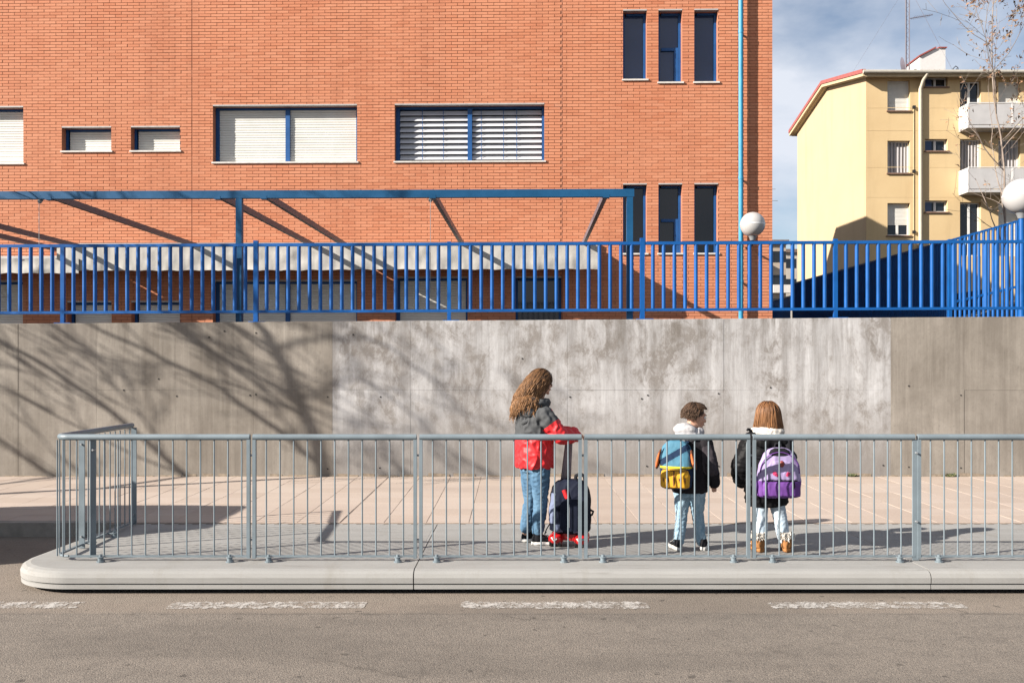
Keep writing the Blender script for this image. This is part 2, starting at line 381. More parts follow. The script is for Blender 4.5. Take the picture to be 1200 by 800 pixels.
# sidewalk: base sheet plus 40 cm tiles
sw = MB().box(-60, 60, 8.72, 12.3, -.02, SZ - .0035).build('sidewalk', M['tile_joint']); sw['kind'] = 'structure'
TP = .408; tg = .003
tm = MB(); b_ = .002; hx = TP / 2 - tg / 2
tm.add([(-hx, -hx, .008), (hx, -hx, .008), (hx, hx, .008), (-hx, hx, .008), (-hx + b_, -hx + b_, .012), (hx - b_, -hx + b_, .012), (hx - b_, hx - b_, .012), (-hx + b_, hx - b_, .012)],
       [(4, 5, 6, 7), (0, 1, 5, 4), (1, 2, 6, 5), (2, 3, 7, 6), (3, 0, 4, 7)])
tmesh = tm.mesh('tile', M['tile1'])
cells = []
ny = 9; y_0 = 8.735
for j in range(ny):
    for i in range(-80, 80):
        x = (i + .5) * TP - .004 if i >= -4 else (i + .5) * TP - .020          # the expansion joint left of the girl
        y = y_0 + (j + .5) * TP * .97
        if y < 8.9 and x < -3.7: pass
        vis = abs(x) < y * .575
        cells.append((0 if vis else 1, y, abs(x), x))
cells.sort(); rest = MB(); n = 0
for vis, y, _, x in cells:
    dz = rng.uniform(-.0012, .0012); rx = rng.uniform(-.002, .002)
    if vis == 0 and n < 300:
        o = link('tile', tmesh, sw, (x, y, SZ - .012 + dz), (rx, rng.uniform(-.002, .002), 0)); o.scale = (1, .97, 1); n += 1
    else:
        rest.add([(x + p[0], y + p[1] * .97, SZ - .012 + p[2] + dz) for p in tm.v], tm.f)
rest.build('paving_tiles', M['tile'], sw)['kind'] = 'stuff'

# ================================================================ modular bus platform
PX0 = -3.76; PYF = 6.56; PYB = 8.69
plat = thing('bus_platform', 'long ribbed concrete bus stop platform with a rounded left end standing on the road', 'platform', (0, 0, 0))
def pz(y): return .172 - .02 * (y - PYF)
def outline(x0, x1, inset, rnd):
    pts = []
    if rnd:
        r = .55 - inset
        for k in range(33):
            a = math.pi + (math.pi / 2) * k / 32
            pts.append((x0 + .55 + r * math.cos(a) + 0, PYF + .55 + r * math.sin(a)))
    else: pts.append((x0, PYF + inset))
    pts.append((x1, PYF + inset)); pts.append((x1, PYB)); pts.append((x0 + (inset if rnd else 0), PYB))
    return pts
def module(x0, x1, rnd):
    g = .004; x0 = x0 if rnd else x0 + g; x1 = x1 - g; mb = MB()
    prof = [(.03, -1, .034), (.0, -1, .038), (.0, -1, .056), (.0, -1, .066), (.014, -1, .070), (.014, -1, .076), (-.004, -1, .080), (-.006, -1, .120), (.006, -1, .148), (.03, -1, .163), (.065, -1, None)]
    rings = []
    for ins, _, z in prof:
        o = outline(x0, x1, ins, rnd); rings.append([Vector((p[0], p[1], (pz(p[1]) if z is None else z - .02 * (p[1] - PYF)))) for p in o])
    mb.loft(rings, 0, False, caps=False)
    for i, f in enumerate(mb.f): mb.sm[i] = False
    # tread: flat lip, then ribs running along the platform
    top = rings[-1]; c = len(top)
    mb.add(top, [tuple(range(c))])
    o = mb.build('platform_module', M['platform'], plat)
    rib = MB(); y = PYF + .50; xl = x0 + (.46 if rnd else .02)
    while y < PYB - .30:
        z = pz(y) + .0008
        rib.add([(xl, y - .011, z), (x1 - .02, y - .011, z), (x1 - .02, y - .004, z + .0007), (xl, y - .004, z + .0007), (xl, y + .004, z + .0007), (x1 - .02, y + .004, z + .0007), (xl, y + .011, z), (x1 - .02, y + .011, z)],
                [(0, 1, 2, 3), (3, 2, 5, 4), (4, 5, 7, 6)])
        y += .034
    rib.build('tread_ribs', M['platform'], o)['kind'] = 'stuff'
    pl = MB(); r2 = [[Vector((p[0], p[1], z)) for p in outline(x0, x1, .10, rnd)] for z in (.001, .033)]
    pl.loft(r2, 0, False, True); pl.build('plinth', M['dark'], o)  # near-black colour paints in the shade of the gap under the module
    dm = MB(); x = x0 + .2                              # drain slots along the back edge
    while x < x1 - .1:
        dm.box(x, x + .06, PYB - .045, PYB - .02, pz(PYB) - .004, pz(PYB) + .003, 0); x += .13
    dm.build('drain_slots', M['joint'], o)['kind'] = 'stuff'
module(PX0, -.71, True); module(-.71, 3.02, False); module(3.02, 6.75, False); module(6.75, 10.48, False)

# ---- grey guard railing on the platform
RY = 6.92; RZ = pz(RY); RH = .96
rail = thing('guard_railing', 'grey blue tubular steel guard railing with thin bars along the platform edge', 'railing', (0, 0, 0))
RX0 = -3.47; RXL = -3.58; RYB = 8.62
ht = RZ + RH - .022
def arc(cx, cy, r, a0, a1, z, n=8): return [(cx + r * math.cos(R(a0 + (a1 - a0) * k / n)), cy + r * math.sin(R(a0 + (a1 - a0) * k / n)), z) for k in range(n + 1)]
joints = [-1.98, -.714, .539, 1.818, 3.07, 4.33, 5.6, 6.86]
segs = [(RX0 + .18, joints[0])] + [(joints[i], joints[i + 1]) for i in range(len(joints) - 1)]
cor = arc(RX0 + .10, RY + .10, .10, 180, 270, ht)
barm = MB().tube([(0, 0, 0), (0, 0, RH - .075)], .0059, 8).mesh('bar', M['rail'])
postm = MB().box(-.0125, .0125, -.015, .015, 0, RH - .04).mesh('post', M['rail'])
fpost = MB().box(-.024, .024, -.006, .006, 0, RH - .045).mesh('post', M['rail'])
bolt = MB().tube([(0, -.022, 0), (0, .022, 0)], .008, 8).mesh('bolt', M['galv'])
foot_m = MB(); foot_m.tube([(0, 0, -.004), (0, 0, .010), (0, 0, .0105), (0, 0, .036), (0, 0, .0365), (0, 0, .042), (0, 0, .0425), (0, 0, .058), (0, 0, .0585)], [.030, .030, .020, .020, .027, .027, .012, .012, .004], 12, smooth=False)
foot_m.tube([(0, 0, .03), (0, .075, .035)], .008, 6); foot_m = foot_m.mesh('foot', M['rail'])
for k, (a, b) in enumerate(segs):
    g = .012; pts = [(a + g, RY, ht), (b - g, RY, ht)]
    if k == 0: pts = [tuple(p) for p in cor] + [(b - g, RY, ht)]
    MB().tube(pts, .0235, 14).build('handrail', M['rail'], rail)
    x0 = a if k else RX0 + .10
    MB().box(x0 + g, b - g, RY - .012, RY + .012, RZ + .028, RZ + .042).build('bottom_rail', M['rail'], rail)
    if k: pass
    if k: link('post', postm, rail, (a + .022, RY, RZ + .02))
    if abs(b - 3.07) < .01: link('post', fpost, rail, (b - .004, RY - .004, RZ + .005)); link('bolt', bolt, rail, (b - .004, RY - .01, RZ + .30)); link('bolt', bolt, rail, (b - .004, RY - .01, RZ + .82))
    else:
        link('post', postm, rail, (b - .022, RY, RZ + .02))
        for zz in (.16, .80):
            q = link('bolt', bolt, rail, (b, RY, RZ + zz)); q.rotation_euler = (0, 0, R(90))
    n = 12; sp = .1045
    if k == 0:
        xs = [b - .075 - sp * i for i in range(14)]
    else:
        xs = [a + .06 + (b - a - .12) * (i + .5) / 11 for i in range(11)]
    for x in xs:
        if x > RX0 + .05: link('bar', barm, rail, (x, RY, RZ + .03))
    for x in ((a + .147, b - .147) if k else (-3.10, b - .147)):
        link('foot', foot_m, rail, (x, RY - .06, pz(RY - .06)))
# the return at the left end
rp = [tuple(p) for p in reversed(cor)][-1]
MB().tube([(RX0, RY + .10, ht), (RX0 - .02, RY + .35, ht - .004), (RXL - .02, RYB, ht - .03)], .0235, 14).build('handrail', M['rail'], rail)
def retx(y): return RX0 + (RXL - RX0) * (y - RY) / (RYB - RY)
MB().bar((retx(RY + .1), RY + .1, RZ + .035), (retx(RYB), RYB, pz(RYB) + .035), .024, .014).build('bottom_rail', M['rail'], rail)
MB().tube([p[:2] + (RZ + .035,) for p in cor], .010, 8).build('bottom_rail', M['rail'], rail)
for y in (RY + .03, RY + .07, RY + .16, RY + .26, RY + .62, RY + .74, RY + .86, RY + .98, RY + 1.10, RY + 1.22, RY + 1.34, RY + 1.46, RY + 1.58):
    link('bar', barm, rail, (retx(y), y, pz(y) + .03))
for y in (RY + .49, RYB):
    o = link('post', fpost, rail, (retx(y), y, pz(y) + .005)); o.rotation_euler = (0, 0, 0)
    link('bolt', bolt, rail, (retx(y), y, pz(y) + .10)); link('bolt', bolt, rail, (retx(y), y, pz(y) + .85))
o = link('post', fpost, rail, (-3.20, RY + .03, RZ + .02)); o.rotation_euler = (0, 0, R(60))
link('bolt', bolt, rail, (-3.19, RY + .02, RZ + .84))
for y in (RY + .55, RY + 1.02): link('foot', foot_m, rail, (retx(y) + .07, y, pz(y)), (0, 0, R(90)))

# ================================================================ retaining wall
WY = 12.20
def wtop(x): return 2.228 + .0069 * x
wall = thing('retaining_wall', 'grey board marked concrete retaining wall with a whitewashed middle stretch behind the sidewalk', 'wall', (0, 0, 0))
MB().box(-40, 40, WY + .012, WY + .40, 0, 1.9).build('wall_core', M['joint'], wall)
def wx(px): return (px - 600) * WY / F
cols = [wx(p) for p in (-1000, -600, -300, -163, -71, 21, 113, 205, 297, 389.5, 481, 573, 665, 757, 848, 940, 1044, 1130, 1222, 1330, 1600, 2000, 2600)]
for i in range(len(cols) - 1):
    a, b = cols[i] + .001, cols[i + 1] - .001
    paint = cols[i] > wx(380) and cols[i + 1] < wx(1050)
    for row in range(2):
        z0 = SZ - .03 if row == 0 else 1.293; z1l, z1r = (1.2925, 1.2925) if row == 0 else (wtop(a), wtop(b))
        yo = rng.uniform(-.002, .002); mb = MB(); nn = 6; c_ = .003
        ft = [(a + (b - a) * k / nn, WY + yo + (0 if 0 < k < nn else .001), z1l + (z1r - z1l) * k / nn - c_ + (rng.uniform(-.006, .004) if row else 0)) for k in range(nn + 1)]
        fb = [(p[0], p[1], z0) for p in ft]
        tp = [(p[0], WY + yo + c_, z1l + (z1r - z1l) * k / nn) for k, p in enumerate(ft)]
        bk = [(p[0], WY + .395, p[2]) for p in tp]
        n1 = nn + 1; V = fb + ft + tp + bk; fs = []
        for r_ in range(3): fs += [(r_ * n1 + k, r_ * n1 + k + 1, (r_ + 1) * n1 + k + 1, (r_ + 1) * n1 + k) for k in range(nn)]
        fs += [(0, n1, 2 * n1, 3 * n1)[::1], tuple(reversed((nn, n1 + nn, 2 * n1 + nn, 3 * n1 + nn)))]
        mb.add(V, fs); mb.build('concrete_panel', M['whitewash' if paint else 'concrete'], wall)
hole = MB().tube([(0, -.0035, 0), (0, .03, 0)], [.011, .011], 10).mesh('tie_hole_dot', M['hole_shade'])  # flat discs, slightly proud; dark colour imitates the shade inside tie holes
for px, py in ((145, 457), (207, 464), (293, 463), (300, 462), (384, 465), (300, 390), (384, 549), (94, 553), (186, 444), (446, 465), (445, 548), (668, 465), (759, 463), (752, 467), (842, 461), (903, 454), (1065, 452), (842, 546), (758, 546), (1126, 463), (1126, 548), (414, 392), (612, 420), (1035, 545), (1065, 547), (245, 395), (263, 388)):
    p = at(px, py, WY); link('tie_hole_dot', hole, wall, (p.x, WY - .001, p.z))
foot = MB(); x = -9.0
while x < 9:                                         # crumbled mortar fillet along the foot of the wall
    w = rng.uniform(.08, .3); h = rng.uniform(.012, .05); d = rng.uniform(.006, .02)
    foot.add([(x, WY - d, SZ - .01), (x + w, WY - d * .7, SZ - .01), (x + w, WY - .003, SZ + h * .8), (x, WY - .003, SZ + h)], [(0, 1, 2, 3)]); x += w * rng.uniform(.8, 1.5)
foot.build('mortar_fillet', simple('brown_mortar', (.25, .20, .15), .95, .3, 20, bump=.4), wall)['kind'] = 'stuff'
def weed(px, py, n, h, label):
    p = at(px, py, WY - .02); mb = MB(); r = random.Random(int(px))
    for k in range(n):
        a = r.uniform(-1.4, 1.4); l = h * r.uniform(.5, 1); b = Vector((r.gauss(0, .035), r.uniform(-.02, .005), 0)); t = b + Vector((math.sin(a) * l, -abs(r.gauss(0, .25)) * l, math.cos(a) * l))
        m_ = (b + t) / 2 + Vector((0, 0, .2 * l)); w = Vector((r.uniform(-.006, .006), .004, .005))
        mb.add([b, m_ - w, t, m_ + w], [(0, 1, 2, 3)])
    ctag(mb.build('weed', M['weed'], None, (p.x, WY - .02, SZ)), label, 'weed', 'weeds at the foot of the wall')
weed(998, 558, 60, .06, 'small green weed tuft at the foot of the whitewashed stretch of wall')
weed(1113, 558, 70, .065, 'small green weed tuft at the foot of the bare grey concrete near the right edge')

# terrace behind the wall
tb = MB().box(-60, 120, WY + .40, 400, -.02, 2.06).build('terrace', simple('terrace_asphalt', (.055, .05, .046), .95, .25, 2, bump=.2)); tb['kind'] = 'structure'

# ================================================================ blue fence on the wall
FY = 12.34
fence = thing('blue_fence', 'long blue painted steel bar fence on top of the concrete wall', 'fence', (0, 0, 0))
def fz(px_or_x): return .0042 * px_or_x
def ftop(x): return 3.285 + .0044 * x
def fbot(x): return 2.365 + .0046 * x
X0, X1 = -13.0, 13.0
MB().bar((X0, FY, ftop(X0) - .018), (X1, FY, ftop(X1) - .018), .05, .04).build('top_rail', M['blue'], fence)
MB().bar((X0, FY, fbot(X0)), (X1, FY, fbot(X1)), .05, .036).build('bottom_rail', M['blue'], fence)
fbar = MB().tube([(0, 0, 0), (0, 0, .895)], .0255, 10).mesh('bar', M['blue'])
fpo = MB().box(-.03, .03, -.03, .03, 0, 1.085).mesh('post', M['blue'])
fplate = MB().box(-.11, .11, -.08, .05, 0, .012).mesh('base_plate', M['blue'])
def fx(px): return (px - 600) * FY / F
sp = fx(753) - fx(526.5); 
for k in range(-5, 6):
    x = fx(300 + 226.3 * (k + 0)) ; z0 = wtop(x) + .001
    tall = 1.105 if k in (0, 2) else 1.04
    o = link('post', fpo, fence, (x, FY, z0)); o.scale = (1, 1, tall / 1.085) if k in (0, 2) else (.84, .84, .99)
    link('base_plate', fplate, fence, (x + .03, FY - .01, z0 - .001))
    for j in range(1, 18):
        xb = x + sp * j / 18
        if abs(xb) < 13: link('bar', fbar, fence, (xb, FY, fbot(xb)))

# ================================================================ pergola frame and awnings
BA = R(1.2)
per = thing('pergola_frame', 'tall blue steel pergola frame of posts and beams standing behind the fence', 'pergola', (0, 12.47, 0), -BA)
def pg(px, py, Y=12.47): p = at(px, py, Y); return p
PZB = 1.68 + 191.5 * 12.47 / F; PZT = PZB + .105
def px_local(px):  # along-frame coordinate
    return (px - 600) * 12.47 / F * 1.0
xe = px_local(742.5)
MB().box(-17, xe, -.04, .04, PZB, PZT).build('front_beam', M['beam_blue'], per)
for px in (278.5, 737.5, -180):
    x = px_local(px); MB().box(x - .042, x + .042, -.037, .043, 2.04, PZB - .001).build('post', M['beam_blue'], per)
for px, kind in ((-211, 0), (-152, 0), (52, 0), (253, 0), (308, 0), (507, 0), (710, 0), (-413, 0)):
    x = px_local(px); MB().box(x - .03, x + .03, .041, 6.0, PZB + .012, PZB + .10).build('cross_beam', M['beam_grey'], per)
    MB().box(x - .045, x + .045, -.043, .06, PZB - .012, PZB + .03).build('bracket', M['beam_blue'], per)
# pull cords of the awnings
bz = PZB
def cord(px):
    x = px_local(px); mb = MB(); mb.tube([(x, -.03, PZB), (x, -.03, 2.6)], .004, 6); mb.tube([(x, -.02, PZB - .04), (x, .03, PZB + .01)], .03, 8)
    mb.build('pull_cord', M['galv'], per)
cord(41); cord(504.5)
# ---------------------------------------------------------------- school building
school = thing('school_building', 'large orange brick school building with blue window frames above the terrace', 'building', (0, 18.5, 0), -BA)
YB = 18.5; ca, sa = math.cos(BA), math.sin(BA)
def fac(px, py, off=0.0):
    s_ = (YB + off / ca) * ca / ((px - 600) / F * sa + ca)
    X = (px - 600) / F * s_; dy = s_ - YB
    return X * ca - dy * sa, CH + (HY - py) * s_ / F
CS = .0607; BL = .2465; UL = -13.2; UR = fac(905, 300)[0]; HB = 13.2; Z0 = 2.04
def snap(z): return round((z - Z0) / CS) * CS + Z0
wins = []
def win(kind, x0, y0, x1, y1, **k):
    a = fac(x0, y1); b = fac(x1, y0); wins.append(dict(kind=kind, u0=a[0], u1=b[0], z0=snap(a[1]), z1=snap(b[1]), **k))
win('shutter', -70, 125, 27.5, 191, mull=None, label='wide cream shuttered window cut by the left edge of the photo')
win('small', 72.5, 148.5, 130.5, 178); win('small', 153.5, 148.5, 211, 178)
win('shutter', 249.5, 125, 418.5, 190, mull=335); win('blind', 462.5, 123.5, 638, 188.5, mull=550)
for x in (730, 771.5, 813.5): win('glass', x, 11.5, x + 28, 95, transom=55 if x == 771.5 else None)
for x in (730, 771.5, 813.5): win('glass', x, 215, x + 28, 298, transom=257 if x == 771.5 else None)
win('shutter', -60, 330, 27, 400, mull=None); win('small', 79, 354, 131, 400); win('small', 154, 354, 211, 400)
win('shutter', 249.5, 328, 418.5, 400, mull=335); win('shutter', 463, 327, 548, 400, mull=None); win('door', 604, 325, 658, 420)
win('shutter', -330, 125, -160, 190, mull=-245)
ups = [-26, 37]
OP = [(w['u0'], w['u1'], w['z0'], w['z1']) for w in wins]
# wall sheet behind the bricks, with the openings left open
zs = sorted({Z0 - .02, HB} | {z for o in OP for z in o[2:]}); mb = MB()
for z0, z1 in zip(zs, zs[1:]):
    cut = sorted((o[0], o[1]) for o in OP if o[2] <= z0 + 1e-6 and o[3] >= z1 - 1e-6); u = UL
    for a, b in cut + [(UR, UR)]:
        if a > u + 1e-4: mb.add([(u, 0, z0), (a, 0, z0), (a, 0, z1), (u, 0, z1)], [(0, 1, 2, 3)])
        u = max(u, b)
for a, b, z0, z1 in OP:
    d = .30; zb = max(z0, Z0)
    mb.add([(a, -.004, zb), (a, d, zb), (a, d, z1), (a, -.004, z1)], [(0, 1, 2, 3)], 1); mb.add([(b, -.004, zb), (b, d, zb), (b, d, z1), (b, -.004, z1)], [(3, 2, 1, 0)], 1)
    mb.add([(a, -.002, z1), (a, d, z1), (b, d, z1), (b, -.002, z1)], [(3, 2, 1, 0)], 1); mb.add([(a, -.004, zb), (a, d, zb), (b, d, zb), (b, -.004, zb)], [(0, 1, 2, 3)], 1)
mb.build('wall', [M['mortar'], M['brick_plain']], school)
body = MB().box(UL, UR - .002, .30, 21.4, Z0 - .02, HB - .01).build('building_core', M['brick_plain'], school)
MB().box(UL - .05, UR + .05, -.06, 21.5, HB, HB + .18).build('roof_coping', M['sill'], school)
# expansion joints
exj = [fac(225, 100)[0], fac(659, 100)[0]]
bricks = []; k = 0; z = Z0
while z + CS <= HB + .001:
    off = (k % 2) * BL / 2; spans = [(UL, UR)]
    for o in OP:
        if o[2] < z + CS * .5 < o[3]:
            ns = []
            for a, b in spans:
                if o[1] <= a or o[0] >= b: ns.append((a, b))
                else:
                    if o[0] > a: ns.append((a, o[0]))
                    if o[1] < b: ns.append((o[1], b))
            spans = ns
    for e in exj:
        ns = []
        for a, b in spans:
            if a < e < b: ns += [(a, e - .008), (e + .008, b)]
            else: ns.append((a, b))
        spans = ns
    for a, b in spans:
        i0 = math.floor((a - off) / BL)
        u = off + i0 * BL
        while u < b:
            p = max(a, u + .005 if u > a + .02 else a); q = min(b, u + BL - .005 if u + BL < b - .02 else b)
            if q - p > .025: bricks.append((p, q, z + .005, z + CS - .005))
            u += BL
    z += CS; k += 1
full = BL - .01
bb = MB(); hx_, hz_ = full / 2, (CS - .01) / 2
bb.add([(-hx_, -.007, -hz_), (hx_, -.007, -hz_), (hx_, -.007, hz_), (-hx_, -.007, hz_), (-hx_, .0, -hz_), (hx_, .0, -hz_), (hx_, .0, hz_), (-hx_, .0, hz_)],
       [(0, 1, 2, 3), (1, 5, 6, 2), (4, 0, 3, 7), (3, 2, 6, 7), (4, 5, 1, 0)])
bmesh1 = bb.mesh('brick', M['brick1'])
uc, zc = fac(690, 120)
cand = sorted((b for b in bricks if abs(b[1] - b[0] - full) < 1e-4), key=lambda b: (((b[0] + b[1]) / 2 - uc) / 1.0) ** 2 + (b[2] - zc) ** 2)[:300]
cs_ = set(cand); mb = MB()
for b in bricks:
    dy = rng.gauss(0, .0012); dz = rng.gauss(0, .0008)
    if b in cs_: link('brick', bmesh1, school, ((b[0] + b[1]) / 2, dy, (b[2] + b[3]) / 2 + dz), (0, 0, rng.gauss(0, .003)))
    else:
        y = -.007 + dy; t = rng.gauss(0, .0008)
        mb.add([(b[0], y - t, b[2] + dz), (b[1], y + t, b[2] + dz), (b[1], y + t, b[3] + dz), (b[0], y - t, b[3] + dz), (b[0], 0, b[2] + dz), (b[1], 0, b[2] + dz), (b[1], 0, b[3] + dz), (b[0], 0, b[3] + dz)],
               [(0, 1, 2, 3), (1, 5, 6, 2), (4, 0, 3, 7), (3, 2, 6, 7), (4, 5, 1, 0)])
mb.build('brickwork', M['brick'], school)['kind'] = 'stuff'

def slats(u0, u1, z0, z1, y, pitch=.052):
    mb = MB(); z = z1; sag = rng.uniform(-.004, .004)
    while z > z0 + .004:
        zb = max(z - pitch, z0); h = z - zb; t = rng.gauss(0, .0012)
        rows = [(y + .006, z), (y - .004 + t, z - h * .14), (y - .007 + t, z - h * .5), (y - .004 + t, z - h * .86), (y + .006, zb)]
        vs = [(u, r[0], r[1]) for r in rows for u in (u0, u1)]
        mb.add(vs, [(2 * i, 2 * i + 2, 2 * i + 3, 2 * i + 1) for i in range(4)]); z -= pitch
    return mb
for w in wins:
    u0, u1, z0, z1 = w['u0'], w['u1'], w['z0'], w['z1']; kd = w['kind']
    W = bpy.data.objects.new('window' if kd != 'door' else 'door', None)
    fr = MB(); fw = .05; yf = .165
    zc0 = max(z0, Z0)
    fr.box(u0 + .001, u0 + fw + (.03 if kd in ('shutter', 'blind') else 0), yf, yf + .09, zc0 + .001, z1 - .001); fr.box(u1 - fw, u1 - .001, yf, yf + .09, zc0 + .001, z1 - .001)
    fr.box(u0 + fw + .031, u1 - fw - .001, yf + .002, yf + .088, z1 - .045, z1 - .002)
    if kd == 'glass': fr.box(u0 + fw + .031, u1 - fw - .001, yf + .002, yf + .088, z0 + .002, z0 + .035)
    if w.get('mull'):
        m = fac(w['mull'], 150)[0]; fr.box(m - .045, m + .045, yf - .03, yf + .087, zc0 + .003, z1 - .046)
    if w.get('transom'):
        t = fac(750, w['transom'])[1]; fr.box(u0 + fw + .032, u1 - fw - .002, yf + .003, yf + .08, t - .03, t + .03)
        fr.box(u1 - fw - .09, u1 - fw - .003, yf + .004, yf + .08, z0 + .036, t - .031)
    wo_ = fr.build('window' if kd != 'door' else 'door', M['frame_blue'], school)
    if kd == 'small': wo_.data.materials[0] = M['frame_blue']
    if kd in ('shutter', 'small'):
        m = w.get('mull'); pieces = [(u0 + .08, u1 - fw)] if not m else [(u0 + .081, fac(m, 150)[0] - .046), (fac(m, 150)[0] + .046, u1 - fw - .001)]
        for a, b in pieces: slats(a, b, zc0 + .012, z1 - .046, yf + .02).build('shutter', M['shutter'], wo_)
    elif kd == 'blind':
        m = fac(w['mull'], 150)[0]
        MB().box(u0 + .081, u1 - fw - .001, .24, .25, z0, z1 - .05).build('pane', M['glass_grey'], wo_)
        for a, b in ((u0 + .085, m - .047), (m + .047, u1 - fw - .004)):
            bl = MB(); w_ = (b - a) / 2
            prof = [(-.042, -.058), (-.026, -.030), (.0, .0), (.020, .028), (.034, .058)]
            vs = [(u, q[0], q[1]) for q in prof for u in (-w_, w_)]
            bl.add(vs, [(2 * i, 2 * i + 1, 2 * i + 3, 2 * i + 2) for i in range(4)])
            bl.add([(p[0], p[1] + .004, p[2]) for p in vs], [(2 * i, 2 * i + 2, 2 * i + 3, 2 * i + 1) for i in range(4)])
            sm_ = bl.mesh('slat', M['blind']); zz = z1 - .115
            while zz > z0 + .05:
                link('slat', sm_, wo_, ((a + b) / 2, yf + .045, zz), (rng.gauss(0, .02), 0, 0)); zz -= .1135
            ld = MB()
            for q in ((.33, .64) if a < m - .5 else (.13, .45, .64)):
                x = a + (b - a) * q; ld.box(x - .006, x + .006, yf + .008, yf + .014, z0 + .02, z1 - .05)
            ld.build('ladder_tape', M['frame_blue'], wo_)
    else:
        MB().box(u0 + fw, u1 - fw, yf + .05, yf + .06, zc0 + .003, z1 - .046).build('pane', M['glass'] if z0 > 6 else M['glass_grey'], wo_)
    if z0 > Z0 + .1:
        MB().box(u0 - .02, u1 + .03, -.035, yf + .03, z0 - .028, z0 + .004).build('sill', M['sill'], wo_)
    MB().box(u0 + .002, u1 - .002, -.010, .10, z1 - .004, z1 + .022).build('lintel', M['lintel'], wo_)
# downpipe
u = fac(866.5, 100)[0]
dp = MB(); dp.tube([(u, -.13, Z0), (u, -.13, HB)], .047, 14).build('downpipe', M['pipe_blue'], school)
for zz in (fac(866, 40)[1], fac(866, 210)[1], fac(866, 330)[1]):
    MB().tube([(u, -.13, zz - .03), (u, -.13, zz + .03)], .053, 14).build('pipe_collar', M['pipe_blue'], school); MB().box(u - .012, u + .012, -.08, -.001, zz - .02, zz + .02).build('pipe_bracket', M['pipe_blue'], school)

# ---------------------------------------------------------------- awnings
def awning(px0, px1, ytop, ybot, p, label, tuck=0):
    a = fac(px0, 300, -p)[0]; b = fac(px1, 300, -p)[0]; zt = fac(300, ytop, -p)[1]; zb = fac(300, ybot, -p)[1]
    t = thing('awning', label, 'awning', (0, 18.5, 0), -BA, 'cream canvas awnings under the pergola')
    mb = MB(); n = int((b - a) / .035); zw = zt + .06
    top = []; 
    def fold(u, v): return .012 * mnoise.noise(Vector((u * 2.3, v * 3, 1.7))) + .006 * mnoise.noise(Vector((u * 9, v * 5, 4.2)))
    rowsN = 7
    vs = []
    for i in range(n + 1):
        u = a + (b - a) * i / n
        sc = .018 * abs(math.sin(math.pi * (u - a) / .40)) ** .7 + .008 * mnoise.noise(Vector((u * 3, 0, 0)))
        for j in range(rowsN):
            q = j / (rowsN - 1); z = zt + (zb - .02 + sc - zt) * q
            vs.append((u, -p + fold(u, z * 2) * (1 + q) * 1.6 + .02 * q, z))
    mb.add(vs, [(i * rowsN + j, i * rowsN + j + 1, (i + 1) * rowsN + j + 1, (i + 1) * rowsN + j) for i in range(n) for j in range(rowsN - 1)], 0, True)
    mb.build('valance', M['awning'], t)
    cv = MB(); vs = []; m = 10
    for i in range(n + 1):
        u = a + (b - a) * i / n
        for j in range(m + 1):
            q = j / m; vs.append((u, -p + .005 + (p - .06) * q, zt - .015 + (zw - zt) * q - .05 * math.sin(math.pi * q) + fold(u, q) * 1.5))
    cv.add(vs, [(i * (m + 1) + j, (i + 1) * (m + 1) + j, (i + 1) * (m + 1) + j + 1, i * (m + 1) + j + 1) for i in range(n) for j in range(m)], 0, True)
    cv.build('canopy', M['awning'], t)
    MB().tube([(a, -p + .03, zt - .03), (b, -p + .03, zt - .03)], .02, 8).build('front_bar', M['beam_grey'], t)
    MB().box(a, b, -.10, -.02, zw - .02, zw + .08).build('cassette', M['lintel'], t)
awning(66, 386, 287, 316, .86, 'long cream awning with wavy valance left of the canvas seam, between the other two awnings')
awning(388, 703, 287, 315.5, .86, 'rightmost cream awning ending left of the narrow tall windows')
awning(-400, 92, 302, 319, .90, 'lower cream awning at the left edge of the photo')

# ---------------------------------------------------------------- globe lamps
def globe_lamp(name, c, r, label, wall_y=None, pole_to=None):
    t = thing(name, label, 'lamp', c, 0, 'white globe lamps')
    rings = MB()
    rings.ell((0, 0, 0), r, nu=32, nv=20); rings.build('globe', M['globe'], t)
    MB().tube([(0, 0, -.012), (0, 0, .012)], [r * 1.012, r * 1.012], 32).build('equator_band', M['globe_cap'], t)
    MB().tube([(0, 0, -r - .07), (0, 0, -r - .01), (0, 0, -r + .02)], [.05, .07, .09], 14).build('collar', M['galv'], t)
    if wall_y: MB().tube([(0, 0, -r - .05), (0, 0, -r - .12), (0, .05, -r - .16), (0, wall_y, -r - .16)], .022, 8).build('bracket', M['black'], t)
    if pole_to is not None: MB().tube([(0, 0, pole_to), (0, 0, -r - .06)], [.05, .04], 10).build('pole', M['blue'], t)
p = at(882, 263, 17.9)
globe_lamp('globe_lamp', p, .243, 'white globe lamp on a wall bracket at the right corner of the brick building', wall_y=.5)
p = at(1197, 230, 13.6)
globe_lamp('globe_lamp', p, .262, 'larger white globe lamp cut by the right edge of the photo above the ramp fence', pole_to=2.06 - p.z)

